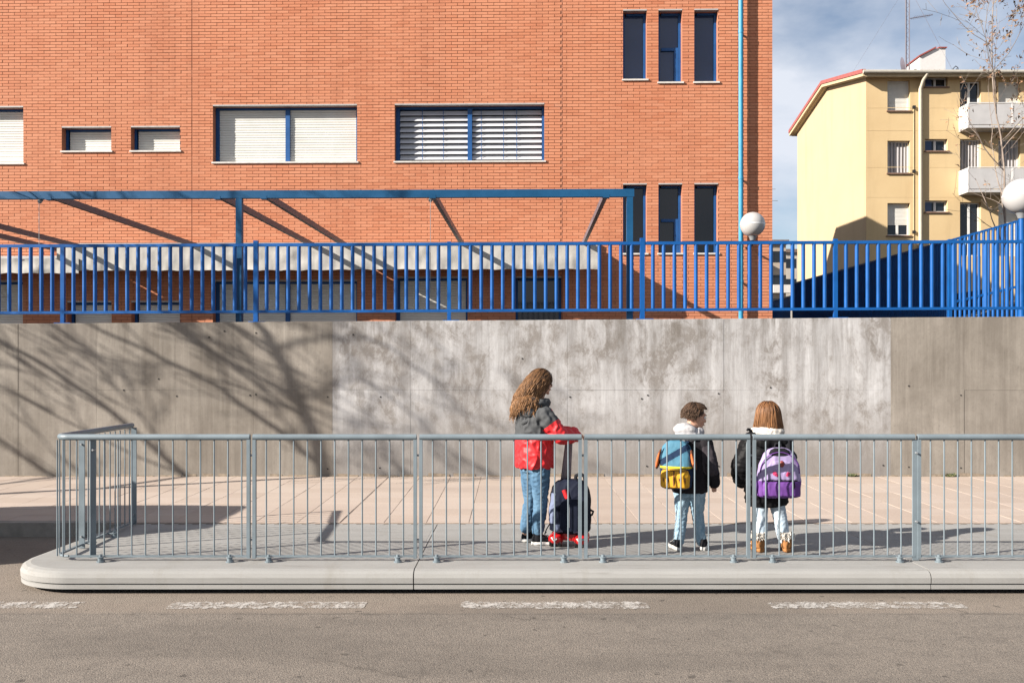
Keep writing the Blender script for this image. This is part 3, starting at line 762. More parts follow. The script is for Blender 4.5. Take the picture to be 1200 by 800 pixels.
# ================================================================ raised ramp with blue fence at the right
ramp = thing('entrance_ramp', 'raised entrance ramp enclosed by bright blue bar fencing at the far right', 'ramp', (0, 0, 0))
GY = 20.25; gx = (1113 - 600) * GY / F; gt = CH + (HY - 282) * GY / F
slope = .285
rb = MB().tube([(0, 0, 0), (0, 0, 1)], .033, 8).mesh('bar', M['blue'])
def rbar(x, y, z0, z1):
    o = link('bar', rb, ramp, (x, y, z0)); o.scale = (1, 1, z1 - z0)
XE = gx + 7.0
MB().bar((gx, GY, gt), (XE, GY, gt + slope * (XE - gx)), .05, .05).build('top_rail', M['blue'], ramp)
lowz = gt - 73 * GY / F
MB().bar((gx, GY, lowz), (XE, GY, lowz + slope * .85 * (XE - gx)), .05, .05).build('lower_rail', M['blue'], ramp)
x = gx + .02
while x < XE:
    rbar(x, GY, 2.06, gt + slope * (x - gx)); x += .105
MB().box(gx - .035, gx + .035, GY - .035, GY + .035, 2.06, gt + .03).build('post', M['blue'], ramp)
YE = 31.6
MB().bar((gx, GY + .04, gt), (gx, YE, gt), .05, .05).build('top_rail', M['blue'], ramp)
y = GY + .12
while y < YE: rbar(gx, y, 2.06, gt); y += .115
MB().box(gx + 1.25, gx + 1.35, GY + .5, YE, 2.05, 3.35).build('side_wall', M['joint'], ramp)
mb = MB(); nst = 12                                  # solid sloping ramp slab behind the fence
mb.add([(gx + .1, GY + .3, 2.06), (XE, GY + .3, 2.06), (XE, GY + .3, 3.1 + slope * 5.5), (gx + .1, GY + .3, 2.5), (gx + .1, GY + 1.2, 2.06), (XE, GY + 1.2, 2.06), (XE, GY + 1.2, 3.1 + slope * 5.5), (gx + .1, GY + 1.2, 2.5)],
       [(0, 1, 2, 3), (5, 4, 7, 6), (3, 2, 6, 7), (4, 0, 3, 7), (1, 5, 6, 2)])
mb.build('ramp_slab', M['plinth'], ramp)
# low dark fence further back beside the brick building
lf = thing('low_fence', 'low dark steel fence receding between the brick building and the yellow block', 'fence', (0, 0, 0))
lz = CH + (HY - 350) * 33 / F
MB().bar((gx, 31.8, lz), (gx - .1, 46, lz), .05, .05).build('top_rail', M['frame_blue'], lf)
lb = MB().tube([(0, 0, 0), (0, 0, lz - 2.06)], .024, 6).mesh('bar', M['frame_blue'])
for k in range(100): link('bar', lb, lf, (gx - .1 * k / 100, 31.9 + k * .14, 2.06))
MB().box(gx - .3, gx - .2, 33, 46, 2.06, lz - .25).build('kick_panel', M['frame_blue'], lf)

# ================================================================ yellow apartment block
AY = 40.5
apt = thing('apartment_building', 'yellow rendered apartment block with balconies and a red edged gable roof', 'building', (0, 0, 0))
def ap(px, py, off=0): p = at(px, py, AY - off); return p.x, p.z
ax0 = ap(1015, 80)[0]; ax1 = ax0 + 14.0; dep = 9.75; ez = ap(1015, 90)[1]; rz_ = 15.35; g0 = 2.05
aw = []
for y0, y1, kd in ((94, 130, 'closed'), (165, 203, 'curtain'), (238, 276, 'half')): aw.append((1040, y0, 1066.5, y1, kd))
for y0, y1 in ((90.5, 102), (163, 177), (235, 248.5)): aw.append((1084, y0, 1110.5, y1, 'slide'))
for y0, y1, kd in ((95, 150, 'door'), (163, 224, 'curtain'), (237, 300, 'door')): aw.append((1125, y0, 1149.5, y1, kd))
for y0, y1, kd in ((95, 150, 'closed'), (163, 224, 'curtain'), (237, 300, 'closed')): aw.append((1170, y0, 1195.5, y1, kd))
ow = []
for x0, y0, x1, y1, kd in aw:
    a = ap(x0, y1); b = ap(x1, y0); ow.append((a[0], b[0], a[1], b[1], kd))
zs = sorted({g0, ez} | {z for o in ow for z in o[2:4]}); mb = MB()
for z0, z1 in zip(zs, zs[1:]):
    cut = sorted((o[0], o[1]) for o in ow if o[2] <= z0 + 1e-6 and o[3] >= z1 - 1e-6); u = ax0
    for a, b in cut + [(ax1, ax1)]:
        if a > u + 1e-4: mb.add([(u, AY, z0), (a, AY, z0), (a, AY, z1), (u, AY, z1)], [(0, 1, 2, 3)], 0)
        u = max(u, b)
for a, b, z0, z1, kd in ow:
    d = AY + .30
    mb.add([(a, AY, z0), (a, d, z0), (a, d, z1), (a, AY, z1)], [(0, 1, 2, 3)]); mb.add([(b, AY, z0), (b, d, z0), (b, d, z1), (b, AY, z1)], [(3, 2, 1, 0)])
    mb.add([(a, AY, z1), (a, d, z1), (b, d, z1), (b, AY, z1)], [(3, 2, 1, 0)]); mb.add([(a, AY, z0), (a, d, z0), (b, d, z0), (b, AY, z0)], [(0, 1, 2, 3)])
# floor bands scored into the render
front = mb.build('front_wall', M['ochre'], apt)
yb = AY + dep; ym = AY + dep * .5
mb = MB(); gx0 = ax0 - .003
mb.add([(gx0, AY, g0), (gx0, yb, g0), (gx0, yb, ez), (gx0, ym + .6, rz_ - .1), (gx0, ym - .6, rz_ - .1), (gx0, AY, ez)], [(5, 4, 3, 2, 1, 0)])
mb.build('gable_wall', M['cream'], apt)
MB().box(ax0, ax1, AY + .31, yb, g0, ez - .01).build('building_core', M['ochre'], apt)
bd = MB()
for py in (126.5, 153, 196, 231):
    z = ap(1015, py)[1]; bd.box(ax0 + .01, ap(1124, py)[0], AY - .006, AY - .0005, z - .012, z + .012)
bd.build('floor_band', M['ochre'], apt)
# roof: two pitched slabs, corrugated, with fascia
oh = .45; xr0 = ax0 - .30; xr1 = ax1 + .3
def roofz(y): 
    t = abs(y - ym) / (dep / 2); return rz_ + .12 - max(0, (abs(y - ym) - .0)) * (rz_ - ez) / (dep / 2)
mb = MB(); n = 130; ys = [AY - oh, AY + 1.5, AY + 3.5, ym, AY + dep - 3.5, AY + dep - 1.5, AY + dep + oh]; vs = []
for i in range(n + 1):
    x = xr0 + (xr1 - xr0) * i / n; c = .045 * math.cos(2 * math.pi * (x - xr0) / .21 * 1.0)
    for y in ys: vs.append((x, y, roofz(y) + .12 + c * .8))
m = len(ys); mb.add(vs, [(i * m + j, (i + 1) * m + j, (i + 1) * m + j + 1, i * m + j + 1) for i in range(n) for j in range(m - 1)], 0, True)
ro = mb.build('roof', M['roof_tile'], apt)
def rake(z_lo, z_hi, x0, x1, mat, name):
    mb = MB(); vs = []
    for y in ys:
        z = roofz(y); vs += [(x0, y, z + z_lo), (x1, y, z + z_lo), (x1, y, z + z_hi), (x0, y, z + z_hi)]
    fs = []
    for i in range(len(ys) - 1):
        for j in range(4): fs.append((i * 4 + j, i * 4 + (j + 1) % 4, (i + 1) * 4 + (j + 1) % 4, (i + 1) * 4 + j))
    fs += [(0, 3, 2, 1), tuple((len(ys) - 1) * 4 + q for q in (0, 1, 2, 3))]
    mb.add(vs, fs); mb.build(name, mat, ro)
rake(.0, .17, xr0 - .06, xr0 + .12, M['roof_red'], 'red_verge'); rake(-.14, -.005, xr0 - .02, xr0 + .10, M['eave'], 'barge_board'); rake(-.16, -.03, xr0 + .11, ax1, M['eave'], 'eave_lining')
gz = roofz(AY - oh) + .03
MB().tube([(xr0 - .03, AY - oh - .07, gz), (xr1, AY - oh - .07, gz)], .085, 10).build('gutter', M['gutter'], ro)
px_, _ = ap(1077.5, 100)
MB().tube([(px_ + .12, AY - oh - .05, gz - .06), (px_ + .02, AY - oh + .1, gz - .30), (px_, AY - .10, gz - .62), (px_, AY - .10, g0)], .085, 10).build('downpipe', M['downpipe'], apt)
MB().tube([ (ap(1070.5, 128)[0], AY - .02, ap(1070, 128)[1]), (ap(1070.5, 128)[0], AY - .02, g0)], .018, 6).build('cable', M['eave'], apt)
for py in (126, 201, 272):
    c = ap(1070.5, py); MB().box(c[0] - .06, c[0] + .06, AY - .1, AY - .005, c[1] - .06, c[1] + .06).build('junction_box', M['black'], apt)
for a, b, z0, z1, kd in ow:
    fr = MB(); yf = AY + .17; fw = .06
    for q in ((a + .001, a + fw), (b - fw, b - .001)): fr.box(q[0], q[1], yf, yf + .07, z0 + .002, z1 - .002)
    fr.box(a + fw, b - fw, yf + .002, yf + .068, z1 - fw, z1 - .003); fr.box(a + fw, b - fw, yf + .002, yf + .068, z0 + .003, z0 + fw)
    mid = (a + b) / 2
    if kd in ('slide', 'door'): fr.box(mid - .05, mid + .05, yf - .01, yf + .067, z0 + fw, z1 - fw)
    wo_ = fr.build('window' if kd != 'door' else 'balcony_door', M['white_frame'], apt)
    if kd == 'curtain':
        MB().box(a + fw, b - fw, yf + .03, yf + .04, z0 + fw, z1 - fw).build('curtain', M['curtain'], wo_)
    elif kd == 'closed': slats(a + fw, b - fw, z0 + fw, z1 - fw, yf + .02, .06).build('shutter', M['shutter'], wo_)
    else:
        MB().box(a + fw, b - fw, yf + .03, yf + .04, z0 + fw, z1 - fw).build('pane', M['glass_grey'], wo_)
    if kd == 'half': slats(a + fw, b - fw, z0 + .48, z1 - fw, yf + .012, .06).build('shutter', M['shutter'], wo_); 
    if kd == 'slide': MB().box(a + .02, (a + mid) / 2 + .1, yf - .02, yf - .012, z0 + fw, z1 - fw).build('pane', M['glass'], wo_)
    if kd == 'half': MB().box(mid - .05, mid + .05, yf + .0, yf + .03, z0 + fw, z0 + .48).build('mullion', M['white_frame'], wo_)
    MB().box(a - .05, b + .06, AY - .07, AY + .15, z0 - .05, z0 + .003).build('sill', simple('brown_sill', (.22, .13, .09), .7, .2), wo_) if kd in ('closed', 'curtain', 'half', 'slide') and z1 - z0 < 1.8 else None
def balcony(py0, py1, pl, label):
    pr = .80; x0 = ap(1123.5, py0)[0]; z1 = ap(1123.5, py0 + 1)[1]; z0 = ap(1123, py1)[1]; y0 = AY - pr; xe_ = ax1 - .4
    slab = MB().box(x0, xe_, y0, AY - .002, z0 - .12, z0).build('balcony', M['balcony'], apt)
    MB().box(x0, x0 + .05, y0 + .002, AY - .004, z0 + .001, z1).build('side_panel', M['balcony_w'], slab)
    x = x0 + .06; w = 1.9
    while x < xe_:
        MB().box(x, min(x + w, xe_) - .05, y0 + .01, y0 + .04, z0 + .03, z1 - .02).build('front_panel', M['balcony'], slab)
        MB().box(min(x + w, xe_) - .045, min(x + w, xe_) + .045, y0, y0 + .05, z0 + .002, z1).build('panel_post', M['balcony_w'], slab); x += w
    MB().box(x0 + .051, xe_, y0 - .01, y0 + .055, z1 + .001, z1 + .035).build('handrail', M['balcony_w'], slab)
balcony(126, 152, 0, ''); balcony(200, 226, 0, '')
for px in (1130, 1128):
    pass
# chimney, aerials and dish on the roof
cz = roofz(AY + 2.5)
c0 = at(1078, 80, 42).x; c1 = at(1108, 80, 42).x; ct = at(1090, 57, 42).z; ct2 = at(1078, 67, 42).z
ch = MB(); ch.add([(c0, 42, cz - .4), (c1, 42, cz - .4), (c1, 43.6, cz - .4), (c0, 43.6, cz - .4), (c0, 42, ct2), (c1, 42, ct), (c1, 43.6, ct), (c0, 43.6, ct2), (c0 + .72, 42, ct), (c0 + .72, 43.6, ct)],
                  [(0, 1, 5, 8, 4), (1, 2, 6, 5), (2, 3, 7, 9, 6), (3, 0, 4, 7), (4, 8, 9, 7), (8, 5, 6, 9)])
cho = ch.build('chimney', M['chimney'], ro)
MB().bar((c0 - .06, 42.8, ct2 + .03), (c0 + .72, 42.8, ct + .04), 1.75, .06).build('chimney_cap', M['roof_red'], cho); MB().bar((c0 + .84, 42.8, ct + .035), (c1 + .05, 42.8, ct + .035), 1.72, .05).build('chimney_cap', M['roof_red'], cho)
M['mast'] = simple('mast_purple_grey', (.13, .115, .14), .5, .15)
mast = thing('antenna_mast', 'tall thin lattice aerial mast with a sideways boom on the yellow block roof', 'antenna', (at(1063.5, 80, 43).x, 43, cz))
mb = MB()
for dx, dy in ((-.085, 0), (.085, 0), (0, .14)): mb.tube([(dx, dy, 0), (dx, dy, 6.2)], .022, 6)
z = .1
while z < 6.1: mb.tube([(-.085, 0, z), (.085, 0, z + .2)], .008, 4); mb.tube([(.085, 0, z + .2), (-.085, 0, z + .4)], .008, 4); z += .4
mb.build('lattice', M['mast'], mast)
mb = MB(); zb = at(1066, 22, 43).z - cz; mb.tube([(.085, 0, zb), (1.15, -.1, zb + .14)], .018, 6)
for q in range(9): x = .25 + q * .1; mb.tube([(x, -.3, zb + .02 + q * .013), (x, .2, zb + .02 + q * .013)], .008, 4); 
mb.build('boom_aerial', M['mast'], mast)
mb = MB()
for a in ((-2.5, 1, .2), (2.6, .5, .2), (1.2, -2, -.3)): mb.tube([(0, 0, 4.5), a], .004, 4)
mb.build('guy_wire', M['mast'], mast)
dish = thing('satellite_dish', 'grey satellite dish seen edge on beside the aerial mast on the roof', 'dish', (at(1056.5, 80, 42.2).x, 42.2, cz - .15))
mb = MB(); mb.tube([(0, 0, 0), (0, 0, .35)], .02, 6); mb.build('stand', M['galv'], dish)
mb = MB(); rot = Matrix.Rotation(R(78), 3, 'Y') @ Matrix.Rotation(R(10), 3, 'X'); vs = []
for i in range(7):
    for j in range(18): r = .36 * i / 6; vs.append(rot @ Vector((r * math.cos(j * math.pi / 9), r * math.sin(j * math.pi / 9), r * r * .6)) + Vector((-.02, 0, .55)))
mb.add(vs, [(i * 18 + j, i * 18 + (j + 1) % 18, (i + 1) * 18 + (j + 1) % 18, (i + 1) * 18 + j) for i in range(6) for j in range(18)], 0, True); mb.build('reflector', M['mast'], dish)
loop = thing('cable_loop', 'dark looped cable standing on the roof right of the white chimney', 'cable', (at(1120, 80, 42).x, 42, roofz(42) + .1))
MB().tube([(-.2, 0, 0), (-.12, 0, .3), (0, 0, .42), (.1, 0, .35), (.12, 0, .1), (.05, 0, .0), (-.02, 0, .2), (.05, 0, .3)], .02, 6).build('cable', M['black'], loop)
ctag(mast); 

# ---- far buildings in the gap
def far_block(px0, px1, pyt, Y, mat, label, rows, cols_, seed):
    a = at(px0, pyt, Y); b = at(px1, pyt, Y); t = thing('far_building', label, 'building', (0, 0, 0))
    MB().box(a.x, b.x, Y, Y + 12, 0, a.z).build('wall', mat, t); MB().box(a.x - .3, b.x + .3, Y - .4, Y + 12.3, a.z, a.z + .5).build('roof', M['roof_tile'], t)
    r = random.Random(seed); wm = MB().box(-.75, .75, -.03, .05, -.7, .7).mesh('window', M['glass_grey']); bm_ = MB().box(-1.1, 1.1, -.9, 0, -.5, .5).mesh('balcony', M['sill'])
    for i in range(rows):
        for j in range(cols_):
            x = a.x + (j + .5) * (b.x - a.x) / cols_; z = a.z - 1.6 - i * 3
            if z > 3: link('window', wm, t, (x, Y, z)); 
            if r.random() < .45 and z > 3: link('balcony', bm_, t, (x, Y - .01, z - 1.1))
far_block(880, 921, 286, 115, render_wall('far_beige', (.36, .30, .24), (.45, .38, .31)), 'distant beige flats glimpsed through the fence beside the brick corner', 4, 3, 1)
far_block(918, 990, 296, 135, render_wall('far_pale', (.42, .38, .33), (.5, .46, .41)), 'distant pale flats glimpsed beside the yellow gable', 4, 4, 2)
fa = thing('roof_aerial', 'thin distant television aerial beside the brick corner', 'antenna', (at(908.5, 286, 115).x, 118, at(908, 286, 115).z + .5))
mb = MB(); mb.tube([(0, 0, 0), (0, 0, 7.2)], .06, 6); 
for z, l in ((7.0, .9), (6.5, .5), (5.5, 1.2)): mb.tube([(-.1, 0, z), (l, 0, z)], .035, 4)
mb.build('aerial', M['galv'], fa)

# ================================================================ trees
def grow(mb, p, d, ln, r, lev, rg, cfg, tips):
    n = max(4, int(ln / cfg['seg'])); pts = [Vector(p)]; rad = [r]; d = Vector(d).normalized()
    for i in range(n):
        w = cfg['wob'] * (1 if lev else .45)
        d = (d + Vector((rg.gauss(0, w), rg.gauss(0, w), rg.gauss(0, w) + cfg['up'])) + Vector(cfg.get('bias', (0, 0, 0))) * (.06 if lev else 0)).normalized()
        pts.append(pts[-1] + d * ln / n); rad.append(max(r * (1 - .72 * (i + 1) / n), cfg['min']))
    mb[min(lev, 1)].tube(pts, rad, 10 if lev == 0 else (6 if lev < 3 else 4), caps=(lev == 0))
    if lev >= cfg['levels']: tips += pts[1:]; return
    k = cfg['kids'][lev]
    for i in range(k):
        t = cfg['start'] + (1 - cfg['start']) * (i + rg.random()) / k if lev == 0 else .2 + .8 * (i + rg.random()) / k
        j = min(int(t * n), n - 1); q = pts[j].lerp(pts[j + 1], t * n - j); ax = d.orthogonal(); ax.rotate(Matrix.Rotation(rg.uniform(0, 6.28), 3, d))
        dd = (pts[j + 1] - pts[j]).normalized(); nd = (dd * math.cos(cfg['ang']) + ax * math.sin(cfg['ang']) + Vector(cfg.get('bias', (0, 0, 0))) * .5).normalized()
        grow(mb, q, nd, ln * cfg['len'][lev] * rg.uniform(.7, 1.1) * (1.15 - .5 * t if lev == 0 else 1), max(rad[j] * .62, cfg['min']), lev + 1, rg, cfg, tips)
def tree(name, label, base, d, ln, r, seed, cfg, bark, leaves=0, lsize=.05, lbox=None):
    t = thing(name, label, 'tree', base); a, b = MB(), MB(); tips = []; rg = random.Random(seed)
    grow((a, b), (0, 0, 0), d, ln, r, 0, rg, cfg, tips)
    a.build('trunk', M[bark], t); b.build('crown', M[bark], t)
    if leaves:
        lm = MB()
        for k in range(leaves):
            p = rg.choice(tips) + Vector((rg.gauss(0, .05), rg.gauss(0, .05), rg.gauss(-.03, .05)))
            if lbox and rg.random() > lbox(p): continue
            x = Vector((rg.gauss(0, 1), rg.gauss(0, 1), rg.gauss(0, 1))).normalized(); y = x.orthogonal().normalized(); s_ = lsize * rg.uniform(.5, 1.2)
            x *= s_; y *= s_ * .7; c = x.cross(y).normalized() * s_ * .25
            lm.add([p - x, p - y * .9 + c, p + x, p + y * .9 + c], [(0, 1, 2), (0, 2, 3)])
        lm.build('leaves', M['leaf'], t)['kind'] = 'stuff'
    return t
cfgA = dict(seg=.35, wob=.09, up=.035, min=.005, levels=3, kids=(12, 5, 4), start=.25, ang=R(48), len=(.40, .50, .5), bias=(0, 0, .3))
pb = at(1186, 0, 31)
tree('plane_tree', 'slender pale barked tree with last brown leaves before the yellow block', (pb.x, 31, 2.06), (-.03, 0, 1), 12.5, .05, 21, cfgA, 'bark', 3600, .075, lambda p: .05 + .95 * max(0, min(1, (p.z - 6.0) / 4)) * max(0, min(1, (p.x + .9) / .9)))
cfgB = dict(seg=.30, wob=.10, up=.02, min=.008, levels=3, kids=(0, 6, 4), start=.3, ang=R(36), len=(.5, .55, .55), bias=(-.50, .18, .30))
def shadow_tree():
    base = Vector((-9.55, 9.05, SZ)); a, b = MB(), MB(); tips = []; rg = random.Random(11)
    t = thing('bare_tree', 'bare street tree beyond the left edge, throwing its branch shadow on the wall', 'tree', base)
    def w(px, py, k): q = at(px, py, WY); return Vector((q.x - 2.28 * k, WY - k, q.z + 1.19 * k))      # a limb point standing k metres before the wall
    trunk = [base, base + Vector((.06, .03, 1.2)), base + Vector((.16, .08, 2.3)), w(385, 558, 3.0), w(352, 470, 2.85), w(322, 410, 2.6), w(296, 372, 2.4)]
    limbs = [(trunk, .105, .05), ([trunk[2], Vector((-10.2, 9.15, 3.0)), w(215, 558, 2.9), w(132, 480, 2.7), w(40, 420, 2.5), w(-60, 365, 2.3)], .062, .032),
             ([trunk[3], w(322, 500, 3.0), w(268, 462, 2.95), w(205, 425, 2.9), w(120, 386, 2.8), w(40, 350, 2.7)], .05, .024), ([trunk[1], Vector((-11.0, 8.9, 2.4)), w(60, 556, 3.1), w(-20, 500, 3.0), w(-110, 450, 2.9)], .055, .028),
             ([trunk[4], w(300, 440, 2.9), w(232, 400, 2.8), w(165, 362, 2.7)], .036, .02), ([trunk[5], w(380, 392, 3.1), w(445, 398, 3.4), w(505, 440, 3.6), w(565, 512, 3.7)], .034, .012),
             ([trunk[4], w(420, 440, 3.1), w(470, 470, 3.3), w(520, 535, 3.5)], .03, .012), ([trunk[6], trunk[6] + Vector((-.3, .3, 1.2)), trunk[6] + Vector((-.5, .3, 2.6))], .05, .015), ([trunk[6], trunk[6] + Vector((.6, -.2, 1.1)), trunk[6] + Vector((1.0, -.2, 2.4))], .045, .015)]
    for pts, r0, r1 in limbs:
        d = []
        for i in range(len(pts) - 1):
            for q in range(4): d.append(pts[i].lerp(pts[i + 1], q / 4) - base)
        d.append(pts[-1] - base)
        for _ in range(2): d = [d[0]] + [(d[i - 1] + 2 * d[i] + d[i + 1]) / 4 + Vector((rg.gauss(0, .012), 0, rg.gauss(0, .012))) for i in range(1, len(d) - 1)] + [d[-1]]
        rr = [.72 * r0 + .72 * (r1 - r0) * i / (len(d) - 1) for i in range(len(d))]
        (a if pts is trunk else b).tube(d, rr, 10)
        for i in range(2 if pts is not trunk else 14, len(d) - 1):
            if rg.random() < .36:
                dd = (d[i + 1] - d[i]).normalized(); ax = dd.orthogonal(); ax.rotate(Matrix.Rotation(rg.uniform(0, 6.28), 3, dd))
                nd = (dd * .8 + ax * .62 + Vector((-.35, .12, .15))).normalized(); grow((a, b), d[i], nd, rg.uniform(.9, 2.0), rr[i] * .5, 1, rg, cfgB, tips)
    a.build('trunk', M['bark2'], t); b.build('crown', M['bark2'], t)
shadow_tree()

# ---- parked car just outside the left edge (its shadow falls on the road and sidewalk)
car = thing('parked_car', 'grey car parked at the kerb beyond the left edge, left of the platform', 'car', (-7.42, 7.85, 0))
cp = MB()
prof = [(-2.0, .30), (-2.05, .62), (-1.9, .82), (-1.0, .95), (-.45, 1.50), (-.1, 1.60), (.9, 1.63), (1.85, 1.58), (1.98, 1.42), (2.10, .95), (2.03, .55), (1.98, .30)]
rings = []
for y, sx, sz in ((-.86, .97, .9), (-.80, 1, 1), (.80, 1, 1), (.86, .97, .9)):
    rings.append([Vector((x * sx, (y * (.80 if z > .96 else 1)), .3 + (z - .3) * (sz if z < 1 else (1 if abs(y) < .82 else .985)))) for x, z in prof])
cp.loft(rings, 0, False, True); cp.build('body', simple('grey_car_paint', (.16, .17, .18), .3, .1, 2, .3), car)
for s_ in (-1, 1):
    g = MB(); yy = s_ * .705; g.add([(-.85, yy * 1.11, 1.0), (1.55, yy * 1.11, 1.0), (1.25, yy, 1.34), (-.38, yy, 1.34)], [(0, 1, 2, 3) if s_ < 0 else (3, 2, 1, 0)]); g.build('side_window', M['glass_grey'], car)
    for x in (-1.28, 1.28):
        wh = MB().tube([(x, s_ * .68, .31), (x, s_ * .88, .31)], .31, 24).build('wheel', M['black'], car); MB().tube([(x, s_ * .875, .31), (x, s_ * .89, .31)], .19, 16).build('rim', M['galv'], wh)
    MB().box(1.93, 2.04, s_ * .62 - .14, s_ * .62 + .14, .72, .88).build('tail_light', simple('red_lens', (.4, .02, .02), .2), car)

# ================================================================ people and their bags
def solid(name, mb, mats, parent, voxel=.008, smooth=4, folds=0, ffreq=14, pick=None, stretch=(1, 1, .5), seed=0., loc=(0, 0, 0)):
    """one continuous skin over overlapping shapes, with cloth folds along the normals"""
    me = mb.mesh('tmp', mats); o = link('tmp', me)
    m = o.modifiers.new('r', 'REMESH'); m.mode = 'VOXEL'; m.voxel_size = voxel; m.use_smooth_shade = True
    if smooth: q = o.modifiers.new('s', 'SMOOTH'); q.factor = .5; q.iterations = smooth
    bpy.context.view_layer.update(); dg = bpy.context.evaluated_depsgraph_get()
    nm = bpy.data.meshes.new_from_object(o.evaluated_get(dg)); bpy.data.objects.remove(o); bpy.data.meshes.remove(me)
    nm.name = name; nm.materials.clear()
    for x in (mats if isinstance(mats, (list, tuple)) else [mats]): nm.materials.append(x)
    if folds:
        nm.update(); new = []
        for v in nm.vertices:
            p = Vector((v.co.x * stretch[0], v.co.y * stretch[1], v.co.z * stretch[2])) * ffreq + Vector((seed, seed * 2, 0))
            a = mnoise.noise(p) + .5 * mnoise.noise(p * 2.1 + Vector((3, 1, 7))); a = -abs(a) * 1.3 + .35
            new.append(v.co + v.normal * a * folds)
        for v, c in zip(nm.vertices, new): v.co = c
    for p in nm.polygons:
        p.use_smooth = True
        p.material_index = pick(p.center) if pick else 0
    nm.update(); return link(name, nm, parent, loc)
def fabric(name, col, rough=.85, var=.14, weave=260, bump=.15, spec=.2, scale=9):
    s = NT(name); v = s.coord((1, 1, 1)); f = s.noise(scale, 5, .65, v)
    c = s.mix(s.ramp(f, [(.3, 0.), (.72, 1.)]), tuple(x * (1 - var) for x in col), tuple(min(1, x * (1 + var)) for x in col))
    s.bump(s.noise(weave, 3, .6, v), bump, .003); m = s.fin(c, rough, 0, spec if max(col) > .1 else .06); return m
def denim(name, a, b):
    s = NT(name); v = s.coord((1, 1, 1)); f = s.noise(9, 5, .7, s.coord((1.4, 1.4, .6))); g = s.noise(220, 3, .6, v)
    c = s.mix(s.ramp(f, [(.35, 0.), (.68, 1.)]), a, b); c = s.mix(s.ramp(g, [(.5, 0.), (.7, .3)]), c, tuple(min(1, x * 1.5 + .05) for x in b)); s.bump(g, .2, .002); return s.fin(c, .85, 0, .2)
def skinmat():
    s = NT('skin'); f = s.noise(40, 4, .6, s.coord((1, 1, 1)))
    m = s.fin(s.mix(f, (.50, .27, .18), (.60, .35, .25)), .5, 0, .35); s.b.inputs['Subsurface Weight'].default_value = .12; s.b.inputs['Subsurface Radius'].default_value = (.02, .008, .004); return m
def hairmat(name, top, low, z0, z1):
    s = NT(name); sv = s.n('ShaderNodeSeparateXYZ'); s.l(s.n('ShaderNodeTexCoord').outputs['Object'], sv.inputs[0])
    mr = s.n('ShaderNodeMapRange'); s.l(sv.outputs['Z'], mr.inputs[0]); mr.inputs[1].default_value = z0; mr.inputs[2].default_value = z1
    rnd = s.n('ShaderNodeNewGeometry').outputs['Random Per Island']
    c = s.mix(mr.outputs[0], low, top); c = s.mix(rnd, s.mix(.5, c, (.02, .012, .008)), s.mix(.35, c, tuple(min(1, x * 1.9) for x in low)))
    return s.fin(c, .45, 0, .22)
M['skin'] = skinmat(); M['eye_white'] = simple('eye_white', (.75, .73, .7), .2, .03); M['iris'] = simple('brown_iris', (.05, .025, .015), .2, .1); M['lip'] = simple('lips', (.50, .20, .17), .45, .08)
M['red'] = fabric('red_jacket_nylon', (.62, .022, .028), .55, .10, 200, .08, .35); M['grey_j'] = fabric('grey_yoke_nylon', (.075, .078, .082), .7, .15, 200, .1)
M['denim'] = denim('mid_blue_denim', (.045, .105, .185), (.115, .215, .315)); M['denim2'] = denim('pale_blue_denim', (.16, .27, .36), (.38, .50, .58)); M['denim3'] = denim('ice_blue_denim', (.36, .45, .54), (.55, .63, .70))
M['canvas_black'] = fabric('black_canvas', (.016, .016, .019), .8); M['rubber_white'] = simple('white_rubber', (.62, .61, .58), .6, .1, 20)
M['coat_black'] = fabric('black_padded_nylon', (.011, .011, .012), .5, .2, 120, .06, .4); M['coat_dark'] = fabric('charcoal_jacket', (.020, .018, .021), .8)
M['hood_grey'] = fabric('light_grey_jersey', (.42, .41, .42), .9, .12, 160, .25); M['sleeve_grey'] = fabric('dark_grey_sleeve', (.052, .045, .052), .85)
M['fur'] = fabric('cream_fur', (.66, .62, .56), .95, .2, 90, .8, .1, 40); M['tan'] = fabric('tan_suede', (.34, .155, .055), .85, .25, 150, .2)
M['navy'] = fabric('navy_bag_cloth', (.013, .016, .030), .7, .25, 160, .15, .3); M['lavblue'] = fabric('grey_blue_bag_side', (.16, .19, .29), .75)
M['redplastic'] = simple('red_plastic', (.55, .012, .014), .3, .1, 20); M['polegrey'] = simple('purple_grey_pole', (.20, .165, .19), .35, .15, 5, .4)
M['blue_pack'] = fabric('teal_blue_pack', (.07, .20, .29), .7); M['navy_pack'] = fabric('navy_pack_band', (.018, .035, .075), .75); M['yellow'] = fabric('yellow_stripe', (.70, .62, .03), .6); M['orange'] = fabric('golden_pack_pocket', (.66, .34, .025), .7)
M['brown_pack'] = fabric('brown_pack_flap', (.15, .055, .028), .8); M['orange_flap'] = fabric('orange_pack_lining', (.62, .16, .05), .8)
M['lilac'] = fabric('lilac_pack', (.36, .29, .50), .6, .12, 160, .12, .3); M['purple'] = fabric('purple_pack', (.15, .05, .27), .65, .15, 160, .12, .3); M['pink'] = fabric('pink_mark', (.62, .06, .16), .7); M['strap'] = fabric('black_strap', (.02, .02, .024), .8)
def rotz(a): return Matrix.Rotation(a, 3, 'Z')
def hpt(c, rot, p, k=1): return Vector(c) + rot @ (Vector(p) * k)
